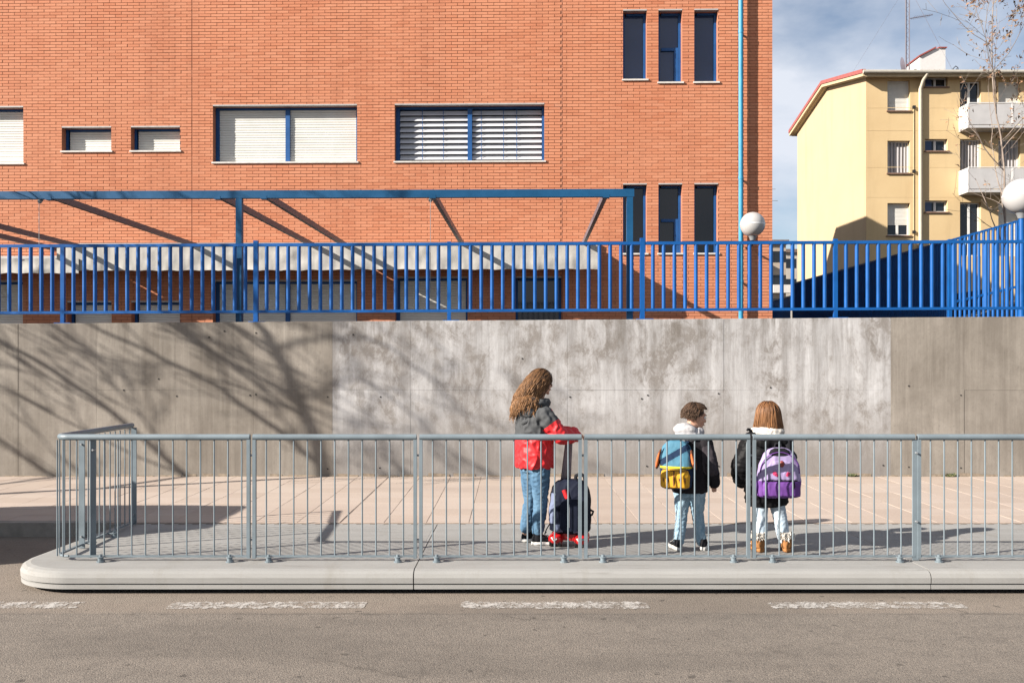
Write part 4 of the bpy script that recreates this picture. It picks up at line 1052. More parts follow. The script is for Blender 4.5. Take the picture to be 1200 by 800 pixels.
def limb(mb, pts, rad, n=14):
    pts = [Vector(p) for p in pts]; a, b = [], []
    for i in range(len(pts) - 1):                       # densify along the limb so joints bend softly
        m = 5
        for q in range(m): t = q / m; a.append(pts[i].lerp(pts[i + 1], t)); r0, r1 = rad[i], rad[i + 1]; b.append(tuple(x + (y - x) * t for x, y in zip(r0, r1)) if hasattr(r0, '__len__') else r0 + (r1 - r0) * t)
    a.append(pts[-1]); b.append(rad[-1])
    for _ in range(2): a = [a[0]] + [(a[i - 1] + a[i] * 2 + a[i + 1]) / 4 for i in range(1, len(a) - 1)] + [a[-1]]
    mb.tube(a, b, n, 0, True, True)
    for p, r in ((a[0], b[0]), (a[-1], b[-1])): mb.ell(p, r if not hasattr(r, '__len__') else (min(r), min(r), min(r)), None, 12, 8)
def ring(c, ax, ay, rx, ry, n=24, e=.85):
    out = []
    for j in range(n):
        t = 2 * math.pi * j / n; co, si = math.cos(t), math.sin(t)
        out.append(Vector(c) + Vector(ax) * math.copysign(abs(co) ** e, co) * rx + Vector(ay) * math.copysign(abs(si) ** e, si) * ry)
    return out
def torso(mb, secs, S, Fd):                            # secs: (centre, half width along S, half depth along Fd)
    mb.loft([ring(c, S, Fd, w, d) for c, w, d in secs], 0, True, True)
def head(mb, c, rot, k, nose=1.0):                     # c: middle of the head, facing +y before rot, k: size factor (1 = 20 cm head)
    E = lambda p, r, rr=None: mb.ell(hpt(c, rot, p, k), tuple(x * k for x in r), rot if rr is None else rot @ rr, 16, 12)
    E((0, -.012, .022), (.070, .086, .080)); E((0, .020, -.020), (.058, .066, .074)); E((0, .035, -.062), (.036, .042, .036)); E((0, .075, -.084), (.016, .014, .013))
    E((-.034, .056, -.026), (.022, .022, .020)); E((.034, .056, -.026), (.022, .022, .020)); E((0, .072, .028), (.046, .014, .012))
    mb.tube([hpt(c, rot, (0, .080, .012), k), hpt(c, rot, (0, .094, -.012), k), hpt(c, rot, (0, .101, -.026), k)], [.007 * k, .009 * k, .011 * k], 8); E((0, .096, -.028), (.014, .012, .009))
    E((0, .084, -.050), (.019, .009, .006)); E((0, .083, -.060), (.017, .009, .007))
    for s in (-1, 1):
        E((s * .071, -.012, -.008), (.010, .020, .031), Matrix.Rotation(-.25 * s, 3, 'Z')); E((s * .073, -.006, -.030), (.007, .012, .012))
    E((0, -.02, -.085), (.040, .040, .06))
def face_bits(c, rot, k, parent):
    for s in (-1, 1):
        e = MB().ell(hpt(c, rot, (s * .030, .073, .004), k), .0115 * k, None, 12, 8); q = e.build('eye', M['eye_white'], parent)
        MB().ell(hpt(c, rot, (s * .030, .080, .004), k), .0062 * k, None, 10, 6).build('iris', M['iris'], q)
        MB().tube([hpt(c, rot, (s * .014, .086, .022), k), hpt(c, rot, (s * .03, .086, .027), k), hpt(c, rot, (s * .048, .076, .022), k)], [.003 * k, .004 * k, .002 * k], 6).build('eyebrow', M['iris'], parent)
    MB().tube([hpt(c, rot, (-.018, .090, -.055), k), hpt(c, rot, (0, .0945, -.054), k), hpt(c, rot, (.018, .090, -.055), k)], [.003 * k, .005 * k, .003 * k], 8).build('mouth', M['lip'], parent)
def hand(mb, wr, rot, k=1.0, curl=.5, side=1):          # palm along +y, back of hand up, thumb at side*x
    P = lambda *p: hpt(wr, rot, p, k)
    mb.loft([ring(P(0, y, 0), rot @ Vector((1, 0, 0)), rot @ Vector((0, 0, 1)), w * k, h * k, 12) for y, w, h in ((-.02, .020, .015), (.01, .024, .014), (.045, .033, .012), (.065, .033, .010))])
    for i, (x, l) in enumerate(((-.026, .050), (-.009, .060), (.009, .056), (.025, .044))):
        y, z, a = .062, 0, 0; pts = [P(x * .9, .045, 0), P(x, y, z)]
        for f in (.45, .32, .23): a += curl * (.6 if f > .4 else .9); y += math.cos(a) * l * f * 1.0; z -= math.sin(a) * l * f; pts.append(P(x * 1.06, y, z))
        mb.tube(pts, [.008 * k, .0088 * k, .0082 * k, .0075 * k, .006 * k], 8)
    mb.tube([P(side * .018, .005, -.004), P(side * .040, .028, -.012), P(side * .046, .050, -.020), P(side * .042, .066, -.030)], [.010 * k, .0095 * k, .0085 * k, .007 * k], 8)
def hair(name, roots, mat, parent, hc, hr, rot, body, length, rad=.007, style=None, wave=0, wfreq=20, steps=14, grav=.5, seed=1):
    """strands that hug the skull, then fall over the shoulders"""
    rg = random.Random(seed); mb = MB(); hc = Vector(hc); inv = rot.transposed()
    for (d, v0) in roots:
        d = Vector(d).normalized(); p = hc + rot @ Vector((d.x * hr[0], d.y * hr[1], d.z * hr[2])) * 1.02; v = (rot @ Vector(v0)).normalized(); L_ = length(d) * rg.uniform(.86, 1.08); ds = L_ / steps; pts = [p]; ph = rg.uniform(0, 6.28); off = rg.uniform(1.0, 1.13)
        for i in range(steps):
            g = Vector((0, 0, -1)); 
            if style: g = (g + style(p, i / steps)).normalized()
            v = (v * (1 - grav) + g * grav).normalized(); p = p + v * ds
            q = inv @ (p - hc); e = math.sqrt(sum((q[a] / (hr[a] * off)) ** 2 for a in range(3)))
            if e < 1: p = hc + rot @ (q / e)
            for (bc, br) in body:
                bc = Vector(bc); q = p - bc; e = math.sqrt(sum((q[a] / br[a]) ** 2 for a in range(3)))
                if e < 1: p = bc + q / max(e, .05)
            pts.append(p)
        if wave:
            sx = Vector((rg.gauss(0, 1), rg.gauss(0, 1), 0)).normalized()
            pts = [q + sx * wave * math.sin(ph + i * wfreq / steps) * min(1, i / steps * 2) + Vector((0, 0, wave * .5 * math.cos(ph + i * wfreq / steps))) * min(1, i / steps) for i, q in enumerate(pts)]
        r = rad * rg.uniform(.7, 1.2)
        mb.tube(pts, [r * (.7 if i == 0 else 1 - .6 * (i / steps) ** 3) for i in range(len(pts))], 5, caps=False)
    return mb.build(name, mat, parent)
def fib(n, seed=0):
    out = []
    for i in range(n):
        z = 1 - 2 * (i + .5) / n; a = i * 2.399963 + seed; r = math.sqrt(1 - z * z); out.append((r * math.cos(a), r * math.sin(a), z))
    return out
def shoe(parent, heel, d, ln, kind):
    """heel: point under the heel, d: pointing direction (unit, xy)"""
    d = Vector((d[0], d[1], 0)).normalized(); s_ = Vector((d.y, -d.x, 0)); h = Vector(heel); k = ln / .22
    def sec(t, w, z0, z1): 
        c = h + d * ln * t; return [c + s_ * w * k * math.cos(a) + Vector((0, 0, (z0 + (z1 - z0) * (.5 + .5 * math.sin(a))))) for a in [2 * math.pi * j / 14 for j in range(14)]]
    so = MB(); prof = ((-.04, .012), (.02, .030), (.2, .034), (.45, .033), (.7, .042), (.88, .038), (.98, .022), (1.0, .008))
    so.loft([[h + d * ln * t + s_ * w * k * q + Vector((0, 0, z)) for q, z in ((-1, .0), (1, .0), (1.06, .012), (1.04, .026), (-1.04, .026), (-1.06, .012))] for t, w in prof])
    up = MB()
    if kind == 'boot':
        up.loft([sec(t, w, .02, z) for t, w, z in ((-.05, .012, .05), (0, .036, .10), (.2, .042, .14), (.45, .040, .11), (.7, .044, .080), (.9, .038, .062), (1.0, .014, .04))]); up.tube([h + d * ln * .2 + Vector((0, 0, z)) for z in (.03, .08, .135)], [.046 * k, .047 * k, .047 * k], 14)
        o = solid('boot', up, M['tan'], parent, .006, 4, .004, 30); so.build('sole', M['tan'], o)
        fc = MB(); fc.tube([h + d * ln * .2 + Vector((0, 0, z)) for z in (.098, .108, .122, .138, .148)], [.044 * k, .056 * k, .059 * k, .056 * k, .046 * k], 16); solid('fur_band', fc, M['fur'], o, .005, 2, .006, 45)
        fm = MB(); rg = random.Random(int(ln * 1e5 + h.x * 100)); c = h + d * ln * .2
        for i in range(230):
            a = rg.uniform(0, 6.28); z = rg.uniform(.100, .148); r0 = .054 * k; p = c + Vector((math.cos(a) * r0, math.sin(a) * r0, z)); q = p + Vector((math.cos(a) * .014, math.sin(a) * .014, rg.uniform(-.024, .012)))
            fm.tube([p, (p + q) / 2 + Vector((0, 0, .006)), q], [.005, .005, .002], 5, caps=False)
        fm.build('fur_cuff', M['fur'], o)
        for zz, tt in ((.075, .55), (.055, .75)):
            MB().tube([h + d * ln * tt + s_ * .042 * k + Vector((0, 0, zz * .6)), h + d * ln * tt + Vector((0, 0, zz + .018)), h + d * ln * tt - s_ * .042 * k + Vector((0, 0, zz * .6))], .005, 6).build('lace', M['fur'], o)
    else:
        hi = kind == 'high'
        up.loft([sec(t, w, .02, z) for t, w, z in ((-.03, .012, .05), (.02, .030, .075), (.2, .034, .090), (.42, .033, .080), (.65, .040, .056), (.86, .037, .045), (.97, .020, .034))]); up.tube([h + d * ln * .18 + Vector((0, 0, z)) for z in ((.03, .075, .125) if hi else (.03, .06, .085))], [.036 * k, .036 * k, .037 * k], 14)
        o = solid('shoe', up, M['canvas_black'], parent, .006, 3); so.build('sole', M['rubber_white'], o)
        MB().ell(h + d * ln * .93 + Vector((0, 0, .026)), (.024 * k, .024 * k, .018)).build('toe_cap', M['rubber_white'], o)
        for q in range(4):
            c = h + d * ln * (.36 + .09 * q) + Vector((0, 0, .088 - .010 * q)); MB().tube([c - s_ * .018, c + Vector((0, 0, .006)), c + s_ * .018], .0035, 5).build('lace', M['rubber_white'], o)
    return o

# ---------------------------------------------------------------- girl in the red and grey jacket
gy = 7.62; gp = Vector(((627 - 600) * gy / F, gy, pz(gy) + .005))
g1 = thing('person', 'girl with long wavy hair in a red and grey hooded jacket', 'person', gp, 0, 'children waiting behind the railing')
Fd = Vector((.86, .51, 0)).normalized(); S = Vector((Fd.y, -Fd.x, 0))
yaw = math.atan2(-Fd.x, Fd.y)
def P1(x, y, z): return Vector((x, y, z))
def PS(c, f, s, z): return Vector((c + Fd.x * f + S.x * s, Fd.y * f + S.y * s, z))
hc1 = P1(.048, .03, 1.352); hr1 = rotz(yaw - .12) @ Matrix.Rotation(-.12, 3, 'X'); hk = 1.05
body = MB(); head(body, hc1, hr1, hk)
body.tube([P1(.02, .01, 1.12), P1(.03, .02, 1.20), P1(.04, .02, 1.28)], [.055, .048, .045], 14)
torso(body, [(P1(0, 0, .60), .12, .085), (P1(0, 0, .75), .11, .08), (P1(0, 0, .95), .13, .085), (P1(.01, 0, 1.08), .14, .08), (P1(.015, .005, 1.13), .08, .06)], S, Fd)
rs = PS(.005, .0, .155, 1.075); ls = PS(.005, .0, -.155, 1.075)
re, rw = P1(.205, -.165, .905), P1(.345, -.045, .905); le, lw = P1(.16, .20, .90), P1(.335, .045, .915)
for a, b, c in ((rs, re, rw), (ls, le, lw)): limb(body, [a, b, c], [.046, .036, .026])
rh, lh = PS(.0, .0, .075, .62), PS(.0, .0, -.075, .62)
rk, ra = P1(.045, -.06, .36), P1(.022, -.045, .07); lk, la = P1(-.035, .075, .36), P1(-.075, .075, .07)
for a, b, c in ((rh, rk, ra), (lh, lk, la)): limb(body, [a, b, c], [.07, .045, .03])
for w, sd in ((rw, -1), (lw, 1)): hand(body, w, rotz(-R(75)) @ Matrix.Rotation(R(-8), 3, 'X'), .8, .75, sd)
solid('body', body, M['skin'], g1, .006, 3); face_bits(hc1, hr1, hk, g1)
tr = MB()
for a, b, c, sw_ in ((rh, rk, ra, 0), (lh, lk, la, 0)):
    limb(tr, [a + Vector((0, 0, .05)), a.lerp(b, .5), b, b.lerp(c, .45), c + Vector((0, 0, .045))], [(.092, .092), (.080, .078), (.062, .060), (.060, .058), (.050, .052)])
torso(tr, [(P1(0, 0, .60), .14, .10), (P1(0, 0, .72), .14, .105), (P1(0, 0, .80), .13, .10)], S, Fd)
solid('trousers', tr, M['denim'], g1, .007, 3, .009, 16, None, (1, 1, 1.5), 2.)
jk = MB()
torso(jk, [(P1(-.004, 0, .635), .168, .142), (P1(-.004, 0, .66), .178, .152), (P1(-.006, 0, .78), .176, .150), (P1(-.008, 0, .92), .172, .145), (P1(-.006, 0, 1.02), .175, .138), (P1(.0, 0, 1.09), .165, .115), (P1(.012, .004, 1.145), .112, .088), (P1(.02, .01, 1.18), .07, .066)], S, Fd)
for a, b, c in ((rs, re, rw), (ls, le, lw)):
    c2 = b.lerp(c, .93); limb(jk, [a + Vector((-.01, 0, .0)), a.lerp(b, .5), b, b.lerp(c, .5), c2], [.078, .072, .066, .062, .054])
def pick1(c):
    # grey yoke and shoulders, red below; the sleeves turn red below the shoulder cap
    d_r = min((Vector(c) - rs.lerp(re, t)).length for t in (0, .2, .4, .6, .8, 1)); arm = (Vector(c) - rs).dot((re - rs).normalized())
    dl = (Vector(c) - ls).dot((le - ls).normalized())
    if d_r < .088 and arm > .0: return 1 if arm < .085 else 0
    if dl > .09 and c.y > .10: return 0
    if c.x > .13: return 0
    return 1 if c.z > .905 + .05 * (c.x) else 0
solid('jacket', jk, [M['red'], M['grey_j']], g1, .007, 3, .018, 13, pick1, (1, 1, .9), 5.)
hd = MB()                                              # hood lying on the back
rh_ = rotz(yaw)
for (f, s, z, r) in ((-.075, 0, 1.175, (.105, .075, .075)), (-.105, 0, 1.105, (.115, .065, .075)), (-.12, 0, 1.03, (.080, .045, .05)), (.0, .085, 1.165, (.045, .075, .045)), (.0, -.085, 1.165, (.045, .075, .045)), (.055, .05, 1.175, (.045, .04, .045)), (.055, -.05, 1.175, (.045, .04, .045))):
    hd.ell(PS(.015, f, s, z), r, rh_)
solid('hood', hd, M['grey_j'], g1, .007, 3, .016, 13, None, (1, 1, 1.3), 9.)
roots = []
for d in fib(1900, .3):
    if d[2] < -.35 or (d[1] > .62 and d[2] < .55) or (d[1] > .45 and d[2] < .1): continue
    if abs(d[0]) > .7 and d[2] < -.05 and d[1] > 0: continue
    v = Vector((d[0] * .5, -.9, .05)) if d[2] > .2 else Vector((d[0] * .2, -.6, -.6)); roots.append((d, v))
bb_ = [(PS(0, -.02, 0, 1.02), (.175, .175, .15)), (PS(.015, -.09, 0, 1.13), (.13, .11, .12))]
hm1 = hairmat('brown_to_blond_hair', (.06, .030, .016), (.30, .155, .068), 1.10, 1.40)
hair('hair', roots, hm1, g1, hc1 + Vector((0, 0, .012)), (.078, .094, .090), hr1, bb_, lambda d: .36 if d[1] < .3 else .29, .0034, lambda p, t: Vector((-.62, -.2, 0)) if p.z > 1.25 else Vector((-.22, -.05, 0)), .011, 24, 18, .46, 3)
shoe(g1, ra + Vector((-.045, -.005, -.07)), (.93, .02), .235, 'high'); shoe(g1, la + Vector((-.03, 0, -.07)), (.9, .3), .235, 'high')

# ---- trolley backpack
ty = 7.55; tp = Vector(((668 - 600) * ty / F, ty, pz(ty) + .004))
tb_ = thing('trolley_backpack', 'navy trolley backpack with red wheels and a raised handle in front of the girl', 'backpack', tp, R(-14))
bag = MB()
bag.loft([ring((x, 0, z), (1, 0, 0), (0, 1, 0), w, d, 28, .55) for x, z, w, d in ((.005, .105, .13, .08), (.0, .13, .165, .105), (.0, .25, .172, .115), (.0, .38, .168, .11), (.005, .48, .150, .095), (.008, .53, .115, .075), (.01, .545, .06, .05))])
bag.ell((-.10, -.11, .22), (.05, .04, .10), None, 14, 10, 0, .8)
def pickb(c): return 1 if (c.x < -.105 and .20 < c.z < .44 and c.y < .02) or (-.10 < c.x < .10 and c.z < .19 and c.y < -.09 and abs(c.x) > .045) else 0
bo = solid('bag', bag, [M['navy'], M['lavblue']], tb_, .007, 3, .012, 12, pickb, (1, 1, .8), 3.)
MB().loft([ring((.02, -.115 , z), (1, 0, 0), (0, 1, 0), w, .028, 20, .5) for z, w in ((.14, .07), (.17, .085), (.34, .083), (.40, .06))]).build('front_pocket', M['navy'], tb_)
MB().tube([(.02, -.146, .17), (.02, -.142, .36)], .004, 5).build('zip', M['galv'], bo)
MB().tube([(-.03, -.105, .47), (-.01, -.112, .42), (.0, -.122, .40)], [.02, .02, .015], 8).build('red_tag', M['redplastic'], bo)
MB().tube([(.045, .0, .535), (.05, 0, .575), (.085, 0, .592), (.12, 0, .575), (.128, 0, .53)], [(.010, .016)] * 5, 8).build('grip', M['strap'], tb_)
for s in (-.034, .034): MB().tube([(-.045 + .0, .055 + s * .3, .10), (-.040, .05, .52), (-.005 + s * .55, .035, .875)] if False else [(-.05 + s * .9, .06, .12), (-.045 + s * .9, .05, .54), (-.012 + s * .55, .03, .885)], [.013, .013, .011], 10).build('pole', M['polegrey'], tb_)
MB().loft([ring((-.048 + .036 * t, .052 - .022 * t, .52 + .36 * t), (1, 0, 0), (0, 1, 0), .026 - .006 * t, .010, 12, .5) for t in (0, .25, .5, .75, 1)]).build('pole_cover', M['polegrey'], tb_)
MB().tube([(-.075, .03, .878), (-.05, .03, .900), (.03, .03, .900), (.055, .03, .878)], .014, 10).build('handle', M['black'], tb_)
for s in (-1, 1):
    hs = MB(); hs.ell((s * .105, -.06, .062), (.062, .075, .042), None, 18, 12, 0, .75); hs.ell((s * .105, .02, .075), (.055, .06, .045), None, 18, 12, 0, .75)
    ho = solid('wheel_housing', hs, M['redplastic'], tb_, .006, 2)
    for yy, xx in ((-.085, .035), (-.085, -.035), (.05, .0)):
        w = MB().tube([(s * .105 + xx - .012, yy, .036), (s * .105 + xx + .012, yy, .036)], .036, 20).build('wheel', M['black'], ho); MB().tube([(s * .105 + xx - .0135, yy, .036), (s * .105 + xx + .0135, yy, .036)], .020, 14).build('hub', M['redplastic'], w)
    MB().add  # keep
    MB().tube([(s * .105 - .02, -.137, .075), (s * .105, -.140, .050), (s * .105 + .02, -.137, .075)], .006, 6).build('reflector', M['rubber_white'], ho)
MB().box(-.06, .06, -.05, .04, .045, .10).build('base', M['redplastic'], tb_)
MB().tube([(-.15, -.03, .20), (-.19, -.045, .13), (-.205, -.05, .09), (-.19, -.05, .11)], [(.012, .004)] * 4, 6).build('strap', M['strap'], tb_)
MB().tube([(.165, .0, .30), (.195, 0, .285), (.185, 0, .26), (.168, 0, .25)], .010, 6).build('side_strap', M['strap'], tb_)

# ---------------------------------------------------------------- boy
by = 7.30; bp = Vector(((811 - 600) * by / F, by, pz(by) + .005))
b1 = thing('person', 'short haired boy in a charcoal jacket and pale jeans wearing a blue and golden backpack', 'person', bp, 0, 'children waiting behind the railing')
Fd = Vector((.45, .89, 0)).normalized(); S = Vector((Fd.y, -Fd.x, 0)); yaw = math.atan2(-Fd.x, Fd.y)
def PB(f, s, z, x=0): return Vector((x + Fd.x * f + S.x * s, Fd.y * f + S.y * s, z))
OY = Vector((.0, .10, 0))                              # torso stands a little behind the heels' line
def QB(f, s, z, x=0): return PB(f, s, z, x) + OY
hcb = Vector((.047, .115, 1.070)); hrb = rotz(math.atan2(-.97, .22)) @ Matrix.Rotation(-.22, 3, 'X'); kb = .98
body = MB(); head(body, hcb, hrb, kb)
body.tube([QB(-.01, 0, .88), QB(.0, 0, .95), hcb + Vector((-.01, 0, -.05))], [.05, .044, .042], 12)
torso(body, [(QB(0, 0, .47), .10, .07), (QB(0, 0, .6), .095, .065), (QB(0, 0, .78), .11, .07), (QB(0, 0, .87), .11, .06), (QB(0, 0, .91), .06, .05)], S, Fd)
rs, ls = QB(0, .125, .855), QB(0, -.125, .855)
re, rw = QB(-.02, .185, .67), QB(.05, .19, .535); le, lw = QB(.03, -.18, .68), QB(.13, -.10, .60)
for a, b, c in ((rs, re, rw), (ls, le, lw)): limb(body, [a, b, c], [.038, .031, .023])
rh, lh = QB(0, .062, .46), QB(0, -.062, .46)
rk, ra = Vector((.062, .085, .27)), Vector((.090, .065, .055)); lk, la = Vector((-.070, .075, .27)), Vector((-.098, .050, .055))
for a, b, c in ((rh, rk, ra), (lh, lk, la)): limb(body, [a, b, c], [.055, .038, .026])
hand(body, rw, Matrix.Rotation(R(-78), 3, 'X'), .68, .4, -1); hand(body, lw, rotz(-R(40)), .68, .7, 1)
solid('body', body, M['skin'], b1, .006, 3); face_bits(hcb, hrb, kb, b1)
tr = MB()
for a, b, c in ((rh, rk, ra), (lh, lk, la)): limb(tr, [a, a.lerp(b, .5), b, b.lerp(c, .5), c], [(.070, .072), (.058, .060), (.047, .048), (.044, .045), (.038, .042)])
torso(tr, [(QB(0, 0, .42), .115, .085), (QB(0, 0, .50), .115, .09), (QB(0, 0, .56), .11, .085)], S, Fd)
solid('trousers', tr, M['denim2'], b1, .006, 2, .009, 20, None, (1, 1, 1.7), 1.)
jk = MB()
torso(jk, [(QB(0, 0, .455), .138, .108), (QB(0, 0, .475), .145, .115), (QB(0, 0, .6), .142, .112), (QB(0, 0, .75), .142, .108), (QB(0, 0, .85), .138, .092), (QB(0, 0, .905), .09, .07), (QB(.01, 0, .935), .058, .055)], S, Fd)
for a, b, c in ((rs, re, rw), (ls, le, lw)): limb(jk, [a, a.lerp(b, .5), b, b.lerp(c, .5), b.lerp(c, .98)], [.064, .060, .056, .052, .046])
def pickj(c):
    d = min((Vector(c) - rs.lerp(re, t)).length for t in (0, .25, .5, .75, 1)); a = (Vector(c) - rs).dot((re - rs).normalized())
    return 1 if d < .074 and .03 < a and c.x > .08 else 0
solid('jacket', jk, [M['coat_dark'], M['sleeve_grey']], b1, .0065, 3, .011, 13, pickj, (1, 1, .8), 4.)
hd = MB(); rr = rotz(yaw)
for f, s, z, r in ((-.06, -.02, .965, (.098, .062, .055)), (-.075, -.01, .915, (.095, .05, .05)), (.0, .078, .945, (.042, .07, .038)), (.0, -.075, .955, (.042, .07, .042)), (.05, .045, .95, (.04, .035, .034)), (.05, -.045, .95, (.04, .035, .034))): hd.ell(QB(f, s, z), r, rr)
solid('hood', hd, M['hood_grey'], b1, .0065, 3, .010, 14, None, (1, 1, 1.3), 6.)
roots = []
for d in fib(1900, 1.1):
    if d[2] < -.42 or (d[1] > .55 and d[2] < .62) or (d[1] > .25 and d[2] < .12 and abs(d[0]) > .5) or (d[1] > .02 and d[2] < -.1): continue
    roots.append((d, Vector((d[0] * .6 - .25, .8, .12)) if d[2] > .55 and d[1] > -.2 else Vector((d[0] * .5, -.35 + d[1] * .3, -.75))))
hmb = hairmat('short_brown_hair', (.055, .032, .020), (.12, .072, .045), .99, 1.12)
hair('hair', roots, hmb, b1, hcb + hrb @ Vector((0, -.012, .022)), (.072, .088, .083), hrb, [], lambda d: (.034 if d[1] > .25 else .052) if d[2] > .4 else .034, .0038, None, .001, 8, 5, .06, 8)
shoe(b1, la + Vector((-.006, -.055, -.055)), (-.18, 1), .185, 'low'); shoe(b1, ra + Vector((.002, -.055, -.055)), (.25, 1), .185, 'low')

def pack_dir(): pass
# ---- boy's backpack (plain blue and golden)
ctr = bp + QB(-.185, -.055, .70); bk = thing('backpack', 'small blue backpack with a yellow stripe and golden lower pocket on the boy', 'backpack', ctr, math.atan2(-Fd.x, Fd.y) + .10)
pk = MB(); pk.loft([ring((0, 0, z), (1, 0, 0), (0, 1, 0), w, d, 28, .6) for z, w, d in ((-.20, .085, .045), (-.185, .118, .068), (-.08, .128, .078), (.06, .126, .074), (.14, .108, .062), (.18, .07, .045), (.19, .03, .02))])
def pickp(c):
    if -.032 < c.z < -.012 and c.y < .0: return 2
    if c.z > -.012: return 1 if abs((c.x * .62 + .03) - (c.z - .05)) < .028 and c.y < 0 else 0
    return 1
solid('bag', pk, [M['blue_pack'], M['navy_pack'], M['yellow']], bk, .0055, 2, .004, 16, pickp)
pk = MB(); pk.loft([ring((0, -.062, z), (1, 0, 0), (0, 1, 0), w, d, 24, .6) for z, w, d in ((-.185, .09, .02), (-.175, .112, .040), (-.09, .118, .048), (-.045, .104, .035), (-.035, .07, .018))])
pc = solid('front_pocket', pk, M['orange'], bk, .0055, 2, .006, 14)
for x in (-.085, -.043, 0, .043, .085): MB().tube([(x, -.100 + abs(x) * .15, -.165), (x, -.113 + abs(x) * .15, -.11), (x, -.098 + abs(x) * .15, -.05)], .0065, 6).build('seam', M['brown_pack'], pc)
for s in (-1, 1):
    fl = MB(); fl.ell((s * .138, -.02, .035), (.018, .045, .085), Matrix.Rotation(s * -.22, 3, 'Y'), 14, 10); fo = solid('side_flap', fl, M['brown_pack'], bk, .005, 2)
    MB().ell((s * .140, -.052, .03), (.012, .018, .062), Matrix.Rotation(s * -.22, 3, 'Y')).build('flap_lining', M['orange_flap'], fo)
    MB().tube([(s * .07, .05, .17), (s * .072, .10, .175), (s * .075, .16, .155)], [(.022, .006)] * 3, 8).build('shoulder_strap', M['navy_pack'], bk)
MB().tube([(-.03, .03, .185), (-.02, .03, .225), (.02, .03, .225), (.03, .03, .185)], .007, 6).build('grip', M['navy_pack'], bk)

MB().tube([(.118 * math.cos(a), -.066 + .02 * math.sin(a), .035 + .135 * math.sin(a)) for a in [math.pi * k / 14 for k in range(15)]], .0038, 5).build('zip', M['navy_pack'], bk)
MB().tube([(-.10, -.086, -.048), (0, -.098, -.046), (.10, -.086, -.048)], .004, 5).build('zip', M['brown_pack'], bk)
# ---------------------------------------------------------------- girl in the black padded coat
qy = 7.22; qp = Vector(((906 - 600) * qy / F, qy, pz(qy) + .005))
g2 = thing('person', 'girl with straight hair in a black padded coat and tan furry boots', 'person', qp, 0, 'children waiting behind the railing')
OY = Vector((0, .17, 0)); S = Vector((1, .05, 0)).normalized(); Fd = Vector((-.05, 1, 0)).normalized()
def QG(x, f, z): return S * x + Fd * f + OY + Vector((0, 0, z))
hcg = Vector((.004, .185, 1.075)); hrg = rotz(R(28)) @ Matrix.Rotation(-.10, 3, 'X'); kg = .98
body = MB(); head(body, hcg, hrg, kg); body.tube([QG(0, 0, .88), QG(0, 0, .95), hcg + Vector((0, 0, -.05))], [.05, .044, .042], 12)
torso(body, [(QG(0, 0, .45), .10, .07), (QG(0, 0, .6), .095, .065), (QG(0, 0, .78), .11, .07), (QG(0, 0, .87), .11, .06), (QG(0, 0, .91), .06, .05)], S, Fd)
ls, rs = QG(-.13, 0, .855), QG(.13, 0, .855); le, lw = QG(-.215, .0, .66), QG(-.185, .10, .53); re, rw = QG(.20, .03, .68), QG(.15, .17, .62)
for a, b, c in ((rs, re, rw), (ls, le, lw)): limb(body, [a, b, c], [.038, .031, .023])
lh, rh = QG(-.062, 0, .45), QG(.062, 0, .45); lk, la = Vector((-.065, .13, .27)), Vector((-.075, .075, .06)); rk, ra = Vector((.090, .13, .27)), Vector((.110, .075, .06))
for a, b, c in ((rh, rk, ra), (lh, lk, la)): limb(body, [a, b, c], [.055, .038, .026])
hand(body, rw, rotz(R(20)), .68, .7, -1); hand(body, lw, rotz(-R(20)), .68, .7, 1)
solid('body', body, M['skin'], g2, .006, 3); face_bits(hcg, hrg, kg, g2)
tr = MB()
for a, b, c in ((rh, rk, ra), (lh, lk, la)): limb(tr, [a, a.lerp(b, .5), b, b.lerp(c, .5), c + Vector((0, 0, .03))], [(.072, .072), (.064, .064), (.056, .056), (.054, .054), (.046, .046)])
torso(tr, [(QG(0, 0, .42), .115, .085), (QG(0, 0, .50), .115, .09), (QG(0, 0, .56), .11, .085)], S, Fd)
solid('trousers', tr, M['denim3'], g2,   .006, 2, .006, 18, None, (1, 1, 1.5), 8.)
jk = MB()
torso(jk, [(QG(.0, 0, .345), .150, .11), (QG(-.005, 0, .375), .172, .125), (QG(-.012, 0, .50), .176, .13), (QG(-.008, 0, .65), .165, .12), (QG(0, 0, .80), .156, .112), (QG(0, 0, .87), .142, .098), (QG(0, 0, .92), .10, .075), (QG(0, 0, .95), .065, .06)], S, Fd)
for a, b, c, m_ in ((rs, re, rw, 1.0), (ls, le, lw, 1.22)): limb(jk, [a, a.lerp(b, .5), b, b.lerp(c, .5), b.lerp(c, .96)], [.070 * m_, .070 * m_, .068 * m_, .064 * m_, .05 * m_])
solid('coat', jk, M['coat_black'], g2, .0065, 3, .014, 9, None, (.6, .6, 1.9), 2.)
for z in (.46, .555, .65, .745):
    rr_ = ring(QG(-.008, 0, z), S, Fd, .172, .126, 28); MB().tube(rr_ + rr_[:1], .0035, 5, caps=False).build('quilt_seam', M['strap'], g2)
cl = MB()
for f, x, z, r in ((-.055, 0, .950, (.125, .055, .042)), (.0, .09, .945, (.05, .07, .038)), (.0, -.09, .945, (.05, .07, .038)), (-.085, 0, .90, (.10, .045, .05))): cl.ell(QG(x, f, z), r)
clo = solid('hood_lining', cl, M['fur'], g2, .0065, 3, .006, 30)
hb = MB(); hb.ell(QG(0, -.10, .865), (.135, .045, .055)); hb.ell(QG(-.13, -.02, .925), (.035, .05, .025)); solid('hood', hb, M['coat_black'], g2, .0065, 2, .01, 14)
MB().tube([QG(-.13, -.03, .94), QG(-.155, -.03, .965), QG(-.168, -.035, .968), QG(-.175, -.03, .955)], [.012, .012, .011, .008], 8).build('hood_tip', M['coat_black'], g2)
roots = []
